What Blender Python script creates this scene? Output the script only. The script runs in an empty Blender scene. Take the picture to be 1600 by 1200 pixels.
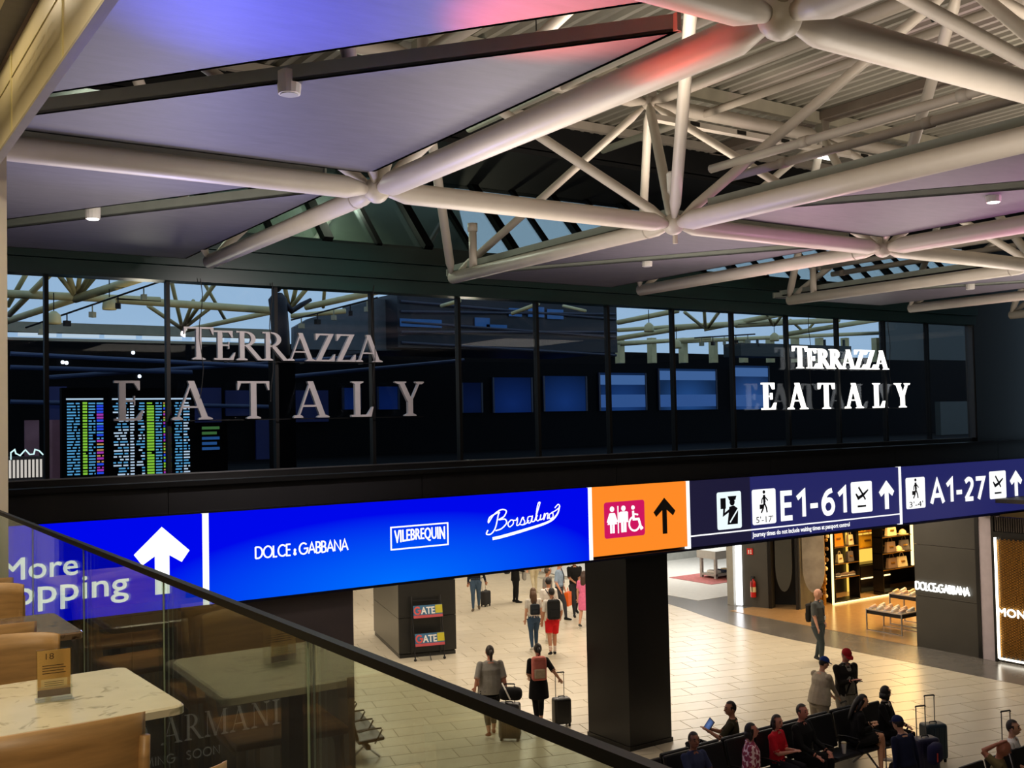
import bpy, bmesh, math, random
from mathutils import Vector, Matrix, kdtree
random.seed(7)
scene = bpy.context.scene
COL = scene.collection
# ------------------------------------------------------------------ camera
YAW, PITCH, ROLL, FPX, EYE = math.radians(33.85), math.radians(1.95), math.radians(-1.2), 1650.0, 6.2
_f = Vector((math.sin(YAW)*math.cos(PITCH), math.cos(YAW)*math.cos(PITCH), math.sin(PITCH)))
_r0 = Vector((math.cos(YAW), -math.sin(YAW), 0)); _u0 = _r0.cross(_f)
_r = _r0*math.cos(ROLL)+_u0*math.sin(ROLL); _u = -_r0*math.sin(ROLL)+_u0*math.cos(ROLL)
cam = bpy.data.cameras.new('camera'); cam_o = bpy.data.objects.new('camera', cam); COL.objects.link(cam_o)
cam.sensor_width = 36; cam.sensor_fit = 'HORIZONTAL'; cam.lens = FPX/1600*36; cam.clip_start = .05; cam.clip_end = 500
cam_o.matrix_world = Matrix(((_r.x, _u.x, -_f.x, 0), (_r.y, _u.y, -_f.y, 0), (_r.z, _u.z, -_f.z, EYE), (0, 0, 0, 1)))
scene.camera = cam_o
def at(x, y, X=None, Y=None, Z=None):
    """where the sight line of a spot in the photograph meets a plane of the place"""
    d = _f + _r*((x-800)/FPX) - _u*((y-600)/FPX)
    t = X/d.x if X is not None else (Y/d.y if Y is not None else (Z-EYE)/d.z)
    return Vector((0, 0, EYE)) + d*t
def proj(p):
    d = Vector(p)-Vector((0, 0, EYE)); z = d.dot(_f)
    if z < .01: return None
    return 800+FPX*d.dot(_r)/z, 600-FPX*d.dot(_u)/z, z
# ------------------------------------------------------------------ world, exposure, lights
def lin(c):
    return tuple((v/255/12.92 if v/255 <= .04045 else ((v/255+.055)/1.055)**2.4) for v in c[:3])
w = bpy.data.worlds.new('world'); scene.world = w; w.use_nodes = True
bg = w.node_tree.nodes['Background']; bg.inputs['Color'].default_value = (*lin((168, 198, 222)), 1); bg.inputs['Strength'].default_value = 1.0
vs = scene.view_settings; vs.view_transform = 'Standard'; vs.look = 'None'; vs.exposure = 0.0; vs.gamma = 1; vs.use_curve_mapping = False
def area(name, loc, size, power, color, rot=(0, 0, 0), sy=None):
    l = bpy.data.lights.new(name, 'AREA'); l.energy = power; l.color = lin(color); l.size = size
    if sy: l.shape = 'RECTANGLE'; l.size_y = sy
    o = bpy.data.objects.new(name, l); COL.objects.link(o); o.location = loc; o.rotation_euler = rot; return o
def spot(name, loc, tgt, power, color, ang=50, blend=.8, rad=.08):
    l = bpy.data.lights.new(name, 'SPOT'); l.energy = power; l.color = lin(color); l.spot_size = math.radians(ang); l.spot_blend = blend; l.shadow_soft_size = rad
    o = bpy.data.objects.new(name, l); COL.objects.link(o); o.location = loc
    o.rotation_euler = (Vector(tgt)-Vector(loc)).to_track_quat('-Z', 'Y').to_euler(); return o
def point(name, loc, power, color, rad=.1):
    l = bpy.data.lights.new(name, 'POINT'); l.energy = power; l.color = lin(color); l.shadow_soft_size = rad
    o = bpy.data.objects.new(name, l); COL.objects.link(o); o.location = loc; return o
WARM = (255, 238, 216)
# concourse ceiling luminaires (behind the sign, over the light floor)
for lx, ly, p in ((9, 18.5, 150), (15, 18.5, 210), (20.5, 18.5, 170), (11, 24, 190), (17, 24, 230), (22, 24, 170), (14, 30, 230), (21, 30, 230), (27, 31, 230), (20, 36, 230)):
    area('concourse_light', (lx, ly, 4.35), 2.6, p*.74, WARM)
# hall: roof luminaires over the seats
area('hall_light', (6.4, 6.4, 8.0), 2.2, 40, WARM)
area('hall_light', (13.9, 10.5, 8.0), 2.2, 60, WARM)
for lx, ly in ((6.4, 4.0), (6.4, 9.5), (13.9, 9.5), (21.4, 9.5), (13.9, 5.0), (2.6, 10.5), (10.2, 10.5), (17.6, 10.0), (4.6, 6.5)):
    area('steel_fill', (lx, ly, 6.6), 1.6, 58, (255, 241, 228), (math.pi, 0, 0))  # unseen fills in mid-air, added to brighten the steelwork from below
for lx, ly in ((6.4, 7.0), (10.0, 5.5), (10.2, 11.3), (13.9, 7.5), (17.5, 8.5)):
    area('deck_fill', (lx, ly, 8.95), 1.0, 42, (255, 238, 220), (math.pi, 0, 0))  # fills added inside the frame to lift the dark deck
for lx in (3.5, 7.5): point('clerestory_fill', (lx, 16.1, 10.1), 90, (240, 255, 225), .15)  # added lights without a fitting, they brighten the pale roof boards
spot('letter_fill', (6.1, 10.6, 8.0), (6.1, 15.2, 6.9), 520, (255, 240, 235), 70)  # unseen flood added to brighten the grey lettering
# terrace
area('terrace_light', (.1, 3.6, 8.9), 1.0, 70, (255, 236, 200))
area('terrace_light', (.1, 6.6, 8.9), 1.0, 60, (255, 236, 200))
point('terrace_fill', (-1.4, 4.6, 7.6), 45, (255, 228, 180), .2)  # fill added to brighten the beige downstand
point('terrace_fill', (-.3, .5, 7.9), 170, (255, 234, 198), .2)  # unseen fill added near the camera for card and chairs
# coloured washers that play on the suspended panels
spot('blue_washer', (2.2, 7.2, 6.0), (2.3, 5.15, 8.6), 1300, (80, 90, 255), 54, 1.0)
spot('lilac_washer', (3.6, 11.0, 5.6), (2.6, 7.6, 8.6), 300, (165, 165, 255), 95)
spot('lilac_washer', (5.5, 12.6, 5.9), (2.2, 11.6, 8.6), 75, (150, 155, 240), 95)
spot('coral_washer', (3.35, 6.0, 6.7), (3.7, 4.75, 8.6), 1150, (255, 84, 64), 45, 1.0)
spot('pink_washer', (12.5, 5.5, 6.0), (10.9, 6.6, 8.6), 420, (255, 165, 225), 80)
spot('rose_washer', (12.5, 10.6, 5.8), (10.6, 9.6, 8.6), 210, (255, 200, 215), 95)
spot('rose_washer', (20.5, 11.0, 5.8), (18.0, 11.4, 8.6), 150, (255, 215, 215), 95)
spot('violet_washer', (6.9, 7.6, 6.8), (4.8, 7.2, 8.4), 60, (110, 90, 255), 50)
spot('violet_washer', (7.2, 9.3, 6.6), (8.4, 7.9, 8.4), 60, (120, 90, 255), 50)
# fills added to brighten the mirrored hall modelled behind the glazing
for lx, p in ((6, 70), (14, 70), (38, 90), (46, 90)): point('mirrored_hall_fill', (lx, 23.0, 7.4), p, (255, 240, 205), .2)
# shops
area('shop_light', (27.6, 20.2, 3.5), 2.0, 230, (255, 205, 130))
area('shop_light', (30.4, 21.6, 3.6), 1.6, 280, (255, 205, 130))
area('white_shop_light', (29.4, 31.0, 4.2), 2.5, 330, (245, 250, 255))
area('apron_light', (23.4, 13.2, 4.6), 1.2, 40, WARM)
area('frontage_light', (23.2, 17.4, 4.4), 1.2, 60, WARM)
# ------------------------------------------------------------------ materials
MC = {}
def mat(name, col, rough=.5, metal=0, var=.06, scale=6, bump=0, bscale=60, emit=0, ecol=None, spec=.5, stretch=None, rnd=0):
    if name in MC: return MC[name]
    m = bpy.data.materials.new(name); m.use_nodes = True; MC[name] = m
    nt = m.node_tree; N = nt.nodes; L = nt.links; b = N['Principled BSDF']
    c = lin(col); b.inputs['Roughness'].default_value = rough; b.inputs['Metallic'].default_value = metal
    b.inputs['Specular IOR Level'].default_value = spec
    tc = N.new('ShaderNodeTexCoord'); src = tc.outputs['Object']
    if stretch:
        mp = N.new('ShaderNodeMapping'); mp.inputs['Scale'].default_value = stretch; L.new(src, mp.inputs['Vector']); src = mp.outputs['Vector']
    nz = N.new('ShaderNodeTexNoise'); nz.inputs['Scale'].default_value = scale; nz.inputs['Detail'].default_value = 4; L.new(src, nz.inputs['Vector'])
    rp = N.new('ShaderNodeValToRGB'); L.new(nz.outputs['Fac'], rp.inputs['Fac'])
    rp.color_ramp.elements[0].position = .3; rp.color_ramp.elements[1].position = .7
    rp.color_ramp.elements[0].color = (*[max(0, v*(1-var)) for v in c], 1); rp.color_ramp.elements[1].color = (*[min(1, v*(1+var)) for v in c], 1)
    out = rp.outputs['Color']
    if rnd:
        oi = N.new('ShaderNodeObjectInfo'); hs = N.new('ShaderNodeHueSaturation'); ma = N.new('ShaderNodeMath'); ma.operation = 'MULTIPLY_ADD'
        L.new(oi.outputs['Random'], ma.inputs[0]); ma.inputs[1].default_value = rnd; ma.inputs[2].default_value = 1-rnd/2
        L.new(ma.outputs[0], hs.inputs['Value']); L.new(out, hs.inputs['Color']); out = hs.outputs['Color']
    L.new(out, b.inputs['Base Color'])
    if bump:
        n2 = N.new('ShaderNodeTexNoise'); n2.inputs['Scale'].default_value = bscale; L.new(src, n2.inputs['Vector'])
        bp = N.new('ShaderNodeBump'); bp.inputs['Strength'].default_value = bump; bp.inputs['Distance'].default_value = .01
        L.new(n2.outputs['Fac'], bp.inputs['Height']); L.new(bp.outputs['Normal'], b.inputs['Normal'])
    if emit:
        b.inputs['Emission Color'].default_value = (*lin(ecol or col), 1); b.inputs['Emission Strength'].default_value = emit
    return m
def glass(name, tint, refl=.06, rough=.0, edge=.55):
    if name in MC: return MC[name]
    m = bpy.data.materials.new(name); m.use_nodes = True; MC[name] = m; nt = m.node_tree; N = nt.nodes; L = nt.links
    N.remove(N['Principled BSDF']); o = N['Material Output']
    t = N.new('ShaderNodeBsdfTransparent'); t.inputs['Color'].default_value = (*lin(tint), 1)
    g = N.new('ShaderNodeBsdfGlossy'); g.inputs['Roughness'].default_value = rough; g.inputs['Color'].default_value = (.95, .97, 1, 1)
    lw = N.new('ShaderNodeLayerWeight'); lw.inputs['Blend'].default_value = .18
    mr = N.new('ShaderNodeMapRange'); mr.inputs['To Min'].default_value = refl; mr.inputs['To Max'].default_value = edge; L.new(lw.outputs['Fresnel'], mr.inputs['Value'])
    mx = N.new('ShaderNodeMixShader'); L.new(mr.outputs['Result'], mx.inputs['Fac']); L.new(t.outputs[0], mx.inputs[1]); L.new(g.outputs[0], mx.inputs[2]); L.new(mx.outputs[0], o.inputs['Surface'])
    return m
def screen(name, c0, c1, strength, center, radius):
    """self-lit picture: c1 around a centre fading to c0 (object space)"""
    m = bpy.data.materials.new(name); m.use_nodes = True; nt = m.node_tree; N = nt.nodes; L = nt.links
    N.remove(N['Principled BSDF']); o = N['Material Output']
    tc = N.new('ShaderNodeTexCoord'); mp = N.new('ShaderNodeMapping'); mp.vector_type = 'POINT'
    mp.inputs['Location'].default_value = [-center[i]/radius[i] for i in range(3)]; mp.inputs['Scale'].default_value = [1/r for r in radius]
    L.new(tc.outputs['Object'], mp.inputs['Vector'])
    gr = N.new('ShaderNodeTexGradient'); gr.gradient_type = 'SPHERICAL'; L.new(mp.outputs[0], gr.inputs['Vector'])
    rp = N.new('ShaderNodeValToRGB'); rp.color_ramp.elements[0].color = (*lin(c0), 1); rp.color_ramp.elements[1].color = (*lin(c1), 1); L.new(gr.outputs['Fac'], rp.inputs['Fac'])
    e = N.new('ShaderNodeEmission'); e.inputs['Strength'].default_value = strength; L.new(rp.outputs['Color'], e.inputs['Color']); L.new(e.outputs[0], o.inputs['Surface'])
    return m
def glow(name, col, s=1.0):
    return mat(name, (10, 10, 10), .6, emit=s, ecol=col)
M_steel = mat('painted_steel', (205, 196, 182), .42, var=.05, scale=3, bump=.05)
M_steel2 = mat('painted_steel_dull', (178, 168, 154), .5, var=.08, scale=2)
M_deck = mat('roof_deck_sheet', (150, 146, 132), .55, var=.06, scale=2)
M_panel = mat('suspended_panel', (98, 96, 106), .5, var=.09, scale=3, stretch=(1, 3.5, 1), bump=.08, bscale=9)
M_rim = mat('panel_rim', (150, 156, 146), .5)
M_black = mat('black_cladding', (13, 13, 14), .35, var=.2)
M_fascia = mat('charcoal_fascia', (27, 27, 30), .4, var=.08)
M_green = mat('dark_green_steel', (7, 42, 40), .35, var=.25, scale=2, stretch=(.4, 3, 3))
M_alu = mat('bronze_aluminium', (8, 8, 9), .5, spec=.2)
M_white = mat('white_paint', (226, 222, 214), .5, var=.03)
M_chrome = mat('brushed_metal', (170, 170, 172), .3, metal=1)
M_blackplastic = mat('black_plastic', (20, 20, 22), .45)
M_rubber = mat('black_rubber', (12, 12, 12), .7)
M_wood = mat('oak_wood', (166, 130, 82), .42, var=.22, scale=5, stretch=(1, 1, 9), bump=.05)
M_wood_s = mat('oak_seat', (172, 126, 76), .45, var=.2, scale=5, stretch=(1, 8, 1))
M_darkmetal = mat('dark_metal', (38, 36, 34), .4, metal=.6)
# ------------------------------------------------------------------ mesh tools
class MB:
    def __init__(s): s.v = []; s.f = []; s.m = []
    def add(s, vs, fs, mi=0):
        n = len(s.v); s.v += [Vector(p) for p in vs]; s.f += [tuple(i+n for i in q) for q in fs]; s.m += [mi]*len(fs); return s
    def box(s, c, d, rz=0, mi=0, M=None):
        x, y, z = d[0]/2, d[1]/2, d[2]/2
        P = [Vector((a*x, b*y, e*z)) for e in (-1, 1) for a, b in ((-1, -1), (1, -1), (1, 1), (-1, 1))]
        T = Matrix.Translation(Vector(c)) @ (M if M is not None else Matrix.Rotation(rz, 4, 'Z'))
        return s.add([T @ p for p in P], [(3, 2, 1, 0), (4, 5, 6, 7), (0, 1, 5, 4), (1, 2, 6, 5), (2, 3, 7, 6), (3, 0, 4, 7)], mi)
    def bx(s, x0, x1, y0, y1, z0, z1, mi=0):
        return s.box(((x0+x1)/2, (y0+y1)/2, (z0+z1)/2), (abs(x1-x0), abs(y1-y0), abs(z1-z0)), 0, mi)
    def rbox(s, c, d, r, rz=0, mi=0, seg=2, M=None):
        bm = bmesh.new(); bmesh.ops.create_cube(bm, size=1)
        for v in bm.verts: v.co = Vector((v.co.x*d[0], v.co.y*d[1], v.co.z*d[2]))
        bmesh.ops.bevel(bm, geom=bm.edges[:], offset=r, segments=seg, affect='EDGES', profile=.5)
        T = Matrix.Translation(Vector(c)) @ (M if M is not None else Matrix.Rotation(rz, 4, 'Z'))
        bm.verts.index_update(); s.add([T @ v.co for v in bm.verts], [tuple(v.index for v in f.verts) for f in bm.faces], mi); bm.free(); return s
    def tube(s, pts, rad, seg=10, mi=0, caps=True, a=None, ell=None):
        """tube along pts; rad number or list; ell = list of (ra, rb) with ra along vector a"""
        pts = [Vector(p) for p in pts]; n = len(pts)
        if not isinstance(rad, (list, tuple)): rad = [rad]*n
        vs = []; ref = None
        for i, p in enumerate(pts):
            t = (pts[min(i+1, n-1)]-pts[max(i-1, 0)])
            t = t.normalized() if t.length > 1e-9 else Vector((0, 0, 1))
            if a is not None: A = Vector(a)-t*t.dot(Vector(a))
            else:
                if ref is None: ref = Vector((0, 0, 1)) if abs(t.z) < .9 else Vector((0, 1, 0))
                A = ref-t*t.dot(ref)
                if A.length < 1e-4: A = t.orthogonal()
            A.normalize(); B = t.cross(A)
            if a is None: ref = A
            ra, rb = ell[i] if ell else (rad[i], rad[i])
            vs += [p+A*(ra*math.cos(2*math.pi*k/seg))+B*(rb*math.sin(2*math.pi*k/seg)) for k in range(seg)]
        fs = [(i*seg+k, i*seg+(k+1) % seg, (i+1)*seg+(k+1) % seg, (i+1)*seg+k) for i in range(n-1) for k in range(seg)]
        if caps: fs += [tuple(range(seg-1, -1, -1)), tuple((n-1)*seg+k for k in range(seg))]
        return s.add(vs, fs, mi)
    def ball(s, c, r, seg=10, ring=7, mi=0):
        c = Vector(c); r = r if isinstance(r, (tuple, list)) else (r, r, r); vs = []
        for i in range(ring+1):
            th = math.pi*i/ring
            for k in range(seg):
                ph = 2*math.pi*k/seg; vs.append(c+Vector((r[0]*math.sin(th)*math.cos(ph), r[1]*math.sin(th)*math.sin(ph), r[2]*math.cos(th))))
        fs = [(i*seg+k, (i+1)*seg+k, (i+1)*seg+(k+1) % seg, i*seg+(k+1) % seg) for i in range(ring) for k in range(seg)]
        return s.add(vs, fs, mi)
    def lathe(s, c, prof, seg=14, mi=0):
        return s.tube([Vector(c)+Vector((0, 0, z)) for r, z in prof], [r for r, z in prof], seg, mi, a=(1, 0, 0)) if False else s._lathe(c, prof, seg, mi)
    def _lathe(s, c, prof, seg, mi):
        c = Vector(c); vs = [c+Vector((r*math.cos(2*math.pi*k/seg), r*math.sin(2*math.pi*k/seg), z)) for r, z in prof for k in range(seg)]
        fs = [(i*seg+k, i*seg+(k+1) % seg, (i+1)*seg+(k+1) % seg, (i+1)*seg+k) for i in range(len(prof)-1) for k in range(seg)]
        fs += [tuple(range(seg-1, -1, -1)), tuple((len(prof)-1)*seg+k for k in range(seg))]
        return s.add(vs, fs, mi)
    def prism(s, poly, fr, t0, t1, mi=0):
        """2-D polygon in frame fr=(O,U,V,N) extruded from t0 to t1 along N"""
        O, U, V, Nn = fr; n = len(poly)
        area2 = sum(poly[i][0]*poly[(i+1) % n][1]-poly[(i+1) % n][0]*poly[i][1] for i in range(n))
        if area2 < 0: poly = poly[::-1]
        vs = [O+U*p[0]+V*p[1]+Nn*t for t in (t0, t1) for p in poly]
        fs = [tuple(range(n-1, -1, -1)), tuple(range(n, 2*n))]+[(i, (i+1) % n, n+(i+1) % n, n+i) for i in range(n)]
        return s.add(vs, fs, mi)
    def ribbon(s, pts, wd, fr, t0, t1, closed=False, mi=0):
        """stroke of width wd (number or list) along 2-D points"""
        n = len(pts); P = [Vector((p[0], p[1])) for p in pts]; Lp = []; Rp = []
        for i in range(n):
            a = P[(i-1) % n] if closed or i > 0 else None; b = P[(i+1) % n] if closed or i < n-1 else None
            d1 = (P[i]-a).normalized() if a is not None and (P[i]-a).length > 1e-9 else None
            d2 = (b-P[i]).normalized() if b is not None and (b-P[i]).length > 1e-9 else None
            if d1 is None: d1 = d2
            if d2 is None: d2 = d1
            d = (d1+d2); d = d.normalized() if d.length > 1e-6 else d1
            nn = Vector((-d.y, d.x)); k = min(1.8, 1/max(.3, nn.dot(Vector((-d1.y, d1.x)))))
            ww = (wd[i] if isinstance(wd, (list, tuple)) else wd)/2*k
            Lp.append(P[i]+nn*ww); Rp.append(P[i]-nn*ww)
        for i in range(n if closed else n-1):
            j = (i+1) % n
            s.prism([tuple(Rp[i]), tuple(Rp[j]), tuple(Lp[j]), tuple(Lp[i])], fr, t0, t1, mi)
        return s
    def build(s, name, mats, parent=None, smooth=False, label=None, kind=None, autosm=None):
        me = bpy.data.meshes.new(name); T = None
        vs = s.v
        if parent is not None:
            T = WM[parent.name].inverted(); vs = [T @ v for v in vs]
        me.from_pydata([tuple(v) for v in vs], [], s.f)
        mats = mats if isinstance(mats, (list, tuple)) else [mats]
        for m in mats: me.materials.append(m)
        if len(mats) > 1: me.polygons.foreach_set('material_index', s.m)
        if smooth: me.polygons.foreach_set('use_smooth', [True]*len(me.polygons))
        o = bpy.data.objects.new(name, me); COL.objects.link(o)
        if parent is not None: o.parent = parent; WM[o.name] = WM[parent.name]
        else: WM[o.name] = Matrix()
        if label: o['label'] = label
        if kind: o['kind'] = kind
        return o
WM = {}
def thing(name, label, cat, loc=(0, 0, 0), rz=0, group=None, kind=None):
    o = bpy.data.objects.new(name, None); COL.objects.link(o); o.location = loc; o.rotation_euler = (0, 0, rz); o.empty_display_size = .2
    o['label'] = label
    if kind: o['kind'] = kind
    if cat: o['category'] = cat
    if group: o['group'] = group
    WM[o.name] = Matrix.Translation(Vector(loc)) @ Matrix.Rotation(rz, 4, 'Z'); return o
def tag(o, label, cat, group=None):
    o['label'] = label; o['category'] = cat
    if group: o['group'] = group
    return o
def struct(o, label=None):
    o['kind'] = 'structure'
    if label: o['label'] = label
    return o
def kids(o): return [c for c in bpy.data.objects if c.parent == o]
def copy_tree(o, loc=None, rz=None, label=None, parent=None):
    c = o.copy(); COL.objects.link(c); c.parent = parent
    if loc is not None: c.location = loc
    if rz is not None: c.rotation_euler = (0, 0, rz)
    if label: c['label'] = label
    if parent is None: WM[c.name] = Matrix.Translation(Vector(c.location)) @ Matrix.Rotation(c.rotation_euler.z, 4, 'Z')
    for k in kids(o): copy_tree(k, parent=c)
    return c
def pt(mb, name, m, parent, **k): return mb.build(name, m, parent, **k)
# 2-D writing ---------------------------------------------------------------
TXT = {}
def text_mesh(body):
    if body in TXT: return TXT[body]
    cu = bpy.data.curves.new('txt', 'FONT'); cu.body = body; cu.resolution_u = 3
    o = bpy.data.objects.new('txt', cu); COL.objects.link(o); bpy.context.view_layer.update()
    me = bpy.data.meshes.new_from_object(o.evaluated_get(bpy.context.evaluated_depsgraph_get()))
    vs = [(v.co.x, v.co.y) for v in me.vertices]; fs = [tuple(p.vertices) for p in me.polygons]
    bpy.data.objects.remove(o); bpy.data.curves.remove(cu); bpy.data.meshes.remove(me)
    x0 = min(v[0] for v in vs); x1 = max(v[0] for v in vs); y0 = min(v[1] for v in vs); y1 = max(v[1] for v in vs)
    TXT[body] = ([((x-x0)/(x1-x0), (y-y0)/(y1-y0)) for x, y in vs], fs); return TXT[body]
def put_text(mb, body, fr, u0, u1, v0, v1, t, mi=0, bold=0):
    """sans lettering fitted into the rectangle; bold = fraction of the height the strokes grow by (doubled outlines)"""
    vs, fs = text_mesh(body); O, U, V, Nn = fr
    offs = [(0, 0)] if not bold else [(bold*math.cos(k*math.pi/4), bold*math.sin(k*math.pi/4)) for k in range(8)]+[(0, 0)]
    h = v1-v0
    for i, (dx, dy) in enumerate(offs):
        mb.add([O+U*(u0+x*(u1-u0)+dx*h)+V*(v0+y*h+dy*h)+Nn*(t+i*.0002) for x, y in vs], [f for f in fs], mi)
def arc(cx, cy, rx, ry, a0, a1, n=14):
    return [(cx+rx*math.cos(math.radians(a0+(a1-a0)*i/n)), cy+ry*math.sin(math.radians(a0+(a1-a0)*i/n))) for i in range(n+1)]
def bez(pts, n=8):
    """Catmull-Rom through points"""
    out = []; P = [Vector(p) for p in pts]
    for i in range(len(P)-1):
        p0, p1, p2, p3 = P[max(i-1, 0)], P[i], P[i+1], P[min(i+2, len(P)-1)]
        for k in range(n):
            t = k/n; out.append(tuple(.5*((2*p1)+(p2-p0)*t+(2*p0-5*p1+4*p2-p3)*t*t+(3*p1-p0-3*p2+p3)*t**3)))
    out.append(tuple(P[-1])); return out
MONO = {  # monoline capitals, width, strokes
 'D': (.78, [[(0, 0), (0, 1)], [(0, 1), (.28, 1)]+arc(.28, .5, .5, .5, 90, -90)+[(0, 0)]]),
 'O': (1.0, [arc(.5, .5, .5, .5, 0, 360, 24)]),
 'L': (.42, [[(0, 1), (0, 0), (.42, 0)]]),
 'C': (.84, [arc(.5, .5, .5, .5, 45, 315, 20)]),
 'E': (.46, [[(.46, 1), (0, 1), (0, 0), (.46, 0)], [(0, .52), (.42, .52)]]),
 '&': (.5, [[(.5, 0), (.1, .62)]+arc(.24, .78, .14, .17, 200, -20, 10)+[(.3, .56), (.08, .38)]+arc(.2, .2, .18, .2, 140, 290, 10)+[(.5, .35)]]),
 'G': (.96, [arc(.5, .5, .5, .5, 45, 360, 22)+[(.55, .5)]]),
 'A': (.8, [[(0, 0), (.4, 1), (.8, 0)], [(.14, .34), (.66, .34)]]),
 'B': (.52, [[(0, 0), (0, 1), (.2, 1)]+arc(.22, .76, .24, .24, 90, -90, 10)+[(0, .52)], [(.2, .52)]+arc(.24, .26, .28, .26, 90, -90, 10)+[(0, 0)]]),
 'N': (.72, [[(0, 0), (0, 1), (.72, 0), (.72, 1)]]),
 'I': (.0, [[(0, 0), (0, 1)]]),
 '1': (.42, [[(.02, .76), (.34, 1), (.34, 0)]]), '-': (.36, [[(0, .4), (.36, .4)]]), '7': (.56, [[(0, .95), (.56, .95), (.16, 0)]]),
 '6': (.58, [bez([(.5, .97), (.24, .86), (.06, .56), (.05, .3), (.14, .08), (.3, .03), (.46, .09), (.55, .3), (.46, .53), (.3, .58), (.14, .52), (.06, .36)], 4)]),
 '2': (.54, [bez([(.03, .84), (.25, .97), (.46, .88), (.48, .66), (.3, .38), (.03, .06)], 4), [(.0, .045), (.54, .045)]]),
 'M': (.95, [[(0, 0), (.14, 1), (.475, .12), (.81, 1), (.95, 0)]]),
 'S': (.5, [bez([(.46, .86), (.28, 1), (.06, .88), (.06, .68), (.25, .53), (.46, .36), (.46, .14), (.24, 0), (.02, .14)], 5)]),
 ' ': (.1, [])}
def mono(mb, body, fr, u0, u1, v0, v1, wd, t0, t1, gap=.16, small='', mi=0):
    tot = sum(MONO[c][0]*(.55 if c in small else 1)+gap for c in body)-gap; k = (u1-u0)/tot; h = v1-v0; x = u0
    for c in body:
        wq, st = MONO[c]; sc = .55 if c in small else 1
        for s in st: mb.ribbon([(x+p[0]*k*sc, v0+p[1]*h*sc) for p in s], wd*(.75 if sc < 1 else 1), fr, t0, t1, mi=mi)
        x += (wq*sc+gap)*k
def letters(body, fr, u0, u1, v0, v1, wd, t0, t1, m, parent, gap=.16, small=''):
    """monoline lettering, each letter a part of its own"""
    tot = sum(MONO[c][0]*(.55 if c in small else 1)+gap for c in body)-gap; k = (u1-u0)/tot; x = u0
    for c in body:
        wq = MONO[c][0]*(.55 if c in small else 1)
        if c != ' ':
            mb = MB(); mono(mb, c, fr, x, x+max(wq, .01)*k, v0, v1, wd, t0, t1, 0, small) if MONO[c][0] > 0 else mb.ribbon([(x, v0), (x, v1)], wd, fr, t0, t1)
            mb.build('letter', m, parent)
        x += (wq+gap)*k
def S_(x0, y0, x1, y1, wd): # slanted stroke with horizontal cuts
    return [(x0-wd/2, y0), (x0+wd/2, y0), (x1+wd/2, y1), (x1-wd/2, y1)]
def R_(x0, y0, x1, y1): return [(x0, y0), (x1, y0), (x1, y1), (x0, y1)]
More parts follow.
